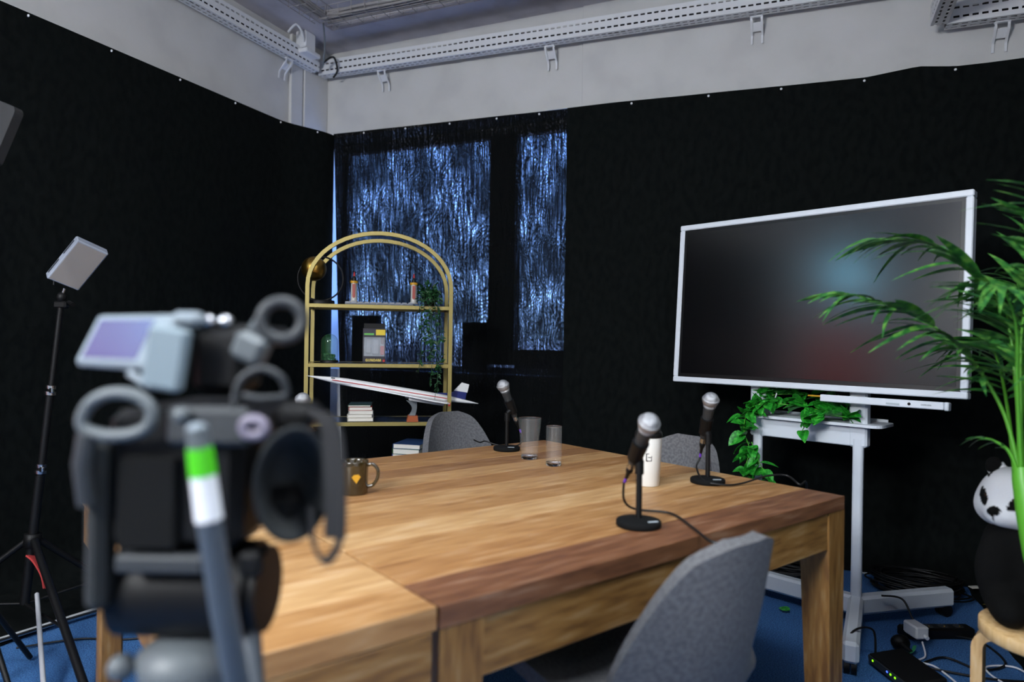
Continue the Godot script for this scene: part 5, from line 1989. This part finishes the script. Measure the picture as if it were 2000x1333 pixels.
# ---------------------------------------------------------------- things on the floor by the stand
func floor_things():
	var o := thing("router", "flat black router with green and blue status lights on the carpet", "router", Vector3(0.3, 0, -2.81), deg_to_rad(-66))
	o.basis = Basis(Vector3.UP, deg_to_rad(-62)) * Basis(Vector3.RIGHT, deg_to_rad(8))
	var g := G.new()
	g.box(Vector3(0, 0.03, -0.05), Vector3(0.24, 0.034, 0.14), 0.006)
	part(o, "housing", g, M.black)
	g = G.new()
	g.box(Vector3(0, 0.03, 0.021), Vector3(0.23, 0.03, 0.004), 0.001)
	part(o, "front_strip", g, M.dark_grey)
	var k := 0
	for d in [[-0.085, Color(0.5, 0.95, 0.05)], [0.0, Color(0.25, 0.4, 1.0)], [0.02, Color(0.5, 0.95, 0.05)], [0.045, Color(0.5, 0.95, 0.05)]]:
		var lm := mat(d[1], 0.4)
		lm.emission_enabled = true
		lm.emission = d[1]
		lm.emission_energy_multiplier = 1.6
		g = G.new()
		g.ball(Vector3(d[0], 0.034, 0.024), Vector3(0.004, 0.004, 0.002), 6)
		part(o, "status_light", g, lm)
		k += 1
	g = G.new()
	g.box(Vector3(0.095, 0.03, 0.0235), Vector3(0.02, 0.004, 0.001))
	part(o, "maker_mark", g, M.pale_grey)
	# plug adapter and socket strip
	o = thing("power_adapter", "white square plug adapter among the cables on the carpet", "power adapter", Vector3(0.415, 0.055, -3.2), 0.5)
	g = G.new()
	g.box(Vector3.ZERO, Vector3(0.055, 0.05, 0.085), 0.006)
	part(o, "housing", g, M.white)
	g = G.new()
	g.cyl(Vector3(0.01, -0.01, 0.04), Vector3(0.01, -0.014, 0.056), 0.008)
	part(o, "plug_neck", g, M.white)
	o = thing("socket_strip", "black socket strip under the white plug adapter", "socket strip", Vector3(0.5, 0, -3.3), 0.45)
	g = G.new()
	g.box(Vector3(0, 0.024, 0), Vector3(0.3, 0.044, 0.06), 0.008)
	part(o, "housing", g, M.black)
	g = G.new()
	for i in 4:
		g.cyl(Vector3(-0.1 + i * 0.065, 0.0462, 0), Vector3(-0.1 + i * 0.065, 0.0472, 0), 0.02)
	part(o, "sockets", g, M.dark_grey)
	g = G.new()
	for i in 4:
		g.ball(Vector3(-0.1 + i * 0.065, 0.049, 0.008), Vector3(0.003, 0.003, 0.003), 5)
	part(o, "earth_pins", g, M.brass)
	o = thing("black_plug", "black plug with a green tag lying before the white adapter", "plug", Vector3(0.35, 0, -3.1), 0.2)
	g = G.new()
	g.ball(Vector3(0, 0.03, 0), Vector3(0.036, 0.03, 0.028), 8)
	g.cyl(Vector3(0.0, 0.03, 0.02), Vector3(0.02, 0.02, 0.06), 0.012, 0.007)
	part(o, "housing", g, M.black)
	g = G.new()
	g.ribbon(catmull([Vector3(0.045, 0.03, 0.02), Vector3(0.03, 0.02, 0.045), Vector3(0.005, 0.012, 0.06), Vector3(-0.02, 0.012, 0.07)], 5), Vector3(0.006, 0.008, 0.014), 0.003)
	part(o, "green_tag", g, mat(rgb(56, 150, 96), 0.5))
	# cables
	cable_run("white_cable", [Vector3(0.43, 0.03, -3.14), Vector3(0.43, 0.008, -3.06), Vector3(0.395, 0.006, -3.0), Vector3(0.45, 0.006, -2.98), Vector3(0.5, 0.006, -2.87), Vector3(0.53, 0.006, -2.76), Vector3(0.58, 0.008, -2.77), Vector3(0.66, 0.008, -2.85), Vector3(0.7, 0.01, -2.92), Vector3(0.75, 0.01, -3.03), Vector3(0.72, 0.008, -3.1), Vector3(0.63, 0.008, -3.06), Vector3(0.63, 0.008, -2.98), Vector3(0.7, 0.008, -2.87)], 0.0036, M.cable_white, "white cable looping over the carpet from the plug adapter")
	cable_run("white_cable", [Vector3(0.36, 0.006, -2.93), Vector3(0.42, 0.006, -2.89), Vector3(0.5, 0.006, -2.82), Vector3(0.56, 0.006, -2.79)], 0.0034, M.cable_white, "short white cable beside the router")
	cable_run("router_cable", [Vector3(0.25, 0.03, -2.94), Vector3(0.24, 0.12, -2.94), Vector3(0.17, 0.13, -2.87), Vector3(0.12, 0.06, -2.78), Vector3(0.11, 0.008, -2.62), Vector3(0.12, 0.006, -2.4)], 0.004, M.cable, "black cable arching over the stand's front foot to the router")
	var labs := ["black cable looping behind the white plug adapter", "black cable crossing the carpet towards the stool", "black cable lying under the stool", "black cable winding between router and adapter", "black cable running from the socket strip to the curtain", "black cable passing behind the stand's foot"]
	var runs := [
		[Vector3(0.55, 0.02, -3.3), Vector3(0.66, 0.008, -3.3), Vector3(0.7, 0.008, -3.12), Vector3(0.6, 0.008, -3.02), Vector3(0.5, 0.008, -3.08), Vector3(0.42, 0.008, -3.0)],
		[Vector3(0.36, 0.008, -2.96), Vector3(0.48, 0.008, -2.95), Vector3(0.6, 0.008, -2.95), Vector3(0.72, 0.008, -2.98), Vector3(0.85, 0.008, -3.05)],
		[Vector3(0.5, 0.008, -2.74), Vector3(0.56, 0.008, -2.6), Vector3(0.64, 0.008, -2.52), Vector3(0.75, 0.008, -2.58), Vector3(0.78, 0.008, -2.75), Vector3(0.7, 0.008, -2.85)],
		[Vector3(0.35, 0.02, -3.06), Vector3(0.31, 0.008, -3.02), Vector3(0.34, 0.008, -2.95), Vector3(0.42, 0.008, -2.9), Vector3(0.46, 0.008, -2.78), Vector3(0.42, 0.008, -2.68)],
		[Vector3(0.64, 0.02, -3.36), Vector3(0.74, 0.008, -3.3), Vector3(0.8, 0.008, -3.15), Vector3(0.78, 0.008, -2.98), Vector3(0.68, 0.008, -2.93)],
		[Vector3(0.3, 0.14, -3.3), Vector3(0.38, 0.13, -3.32), Vector3(0.42, 0.06, -3.27), Vector3(0.47, 0.05, -3.25)]]
	for i in runs.size():
		cable_run("black_cable", runs[i], 0.0042, M.cable, labs[i])
	# coils
	coil("cable_coil", "coil of black cables lying behind the stand's cross bar", Vector3(-0.07, 0, -3.78), 0.13, 26, 3)
	coil("cable_coil", "loose pile of black cables along the back curtain", Vector3(0.5, 0, -3.86), 0.16, 22, 9)
	g = G.new()
	g.cyl(Vector3(0.26, 0.03, -3.96), Vector3(0.46, 0.03, -3.98), 0.005)
	solo("thin_rod", g, M.pale_rod, "thin pale rod lying by the curtain behind the stand", "rod")
	g = G.new()
	var tp := []
	for i in 22:
		var a := TAU * i / 22
		tp.append(Vector3(0.024 * cos(a), 0.024 * sin(a), 0))
	g.tube(tp, 0.009, 8, true)
	solo("tape_roll", g, M.pale_grey, "small pale tape roll standing on the carpet behind the stand", "tape roll", Vector3(0.53, 0.034, -3.72), 0.3)
	g = G.new()
	g.box(Vector3(0, 0.004, 0), Vector3(0.05, 0.006, 0.03), 0.002)
	solo("paper_scrap", g, M.paper, "small white scrap on the dark cloth by the curtain", "scrap", Vector3(0.76, 0.03, -3.96), 0.5)
	var yl := solo("yellow_leaf", leaf_mesh(0.05, 0.03, 0.3, 0.5), mat(rgb(200, 168, 40), 0.6), "small yellow fallen leaf on the dark cloth near the panda", "leaf", Vector3(0.79, 0.02, -3.72), 0.8)
	yl.rotation.x = 0.3
	# fallen ivy leaves
	var f1 := solo("fallen_leaf", leaf_mesh(0.055, 0.036, 0.1, 0.2), M.leaf, "bright green leaf lying on the carpet behind the table leg", "leaf", Vector3(-0.06, 0.014, -3.3), 1.1, "fallen leaves")
	f1.rotation.z = 0.3
	var f2 := solo("fallen_leaf", leaf_mesh(0.055, 0.034, 0.2, 0.3), M.leaf, "darker green leaf tucked beside the bright fallen leaf", "leaf", Vector3(0.0, 0.014, -3.26), -2.4, "fallen leaves")
	f2.rotation.z = -0.2

func coil(called: String, label: String, at: Vector3, r: float, turns: int, sd: int):
	var rg := RandomNumberGenerator.new()
	rg.seed = sd
	var o := thing(called, label, "cable", at)
	var pts := []
	for k in turns:
		var c := Vector3(rg.randf_range(-0.03, 0.03), 0.006 + 0.075 * k / turns, rg.randf_range(-0.03, 0.03))
		var rr := r * rg.randf_range(0.75, 1.15)
		for i in 14:
			var a := TAU * i / 14.0
			pts.append(c + Vector3(rr * cos(a) * 1.15, 0.006 * (1.0 + sin(a * 2.0 + k)), rr * sin(a) * 0.75))
	var g := G.new()
	g.tube(catmull(pts, 2), 0.0042, 6)
	part(o, "cable_loops", g, M.cable)
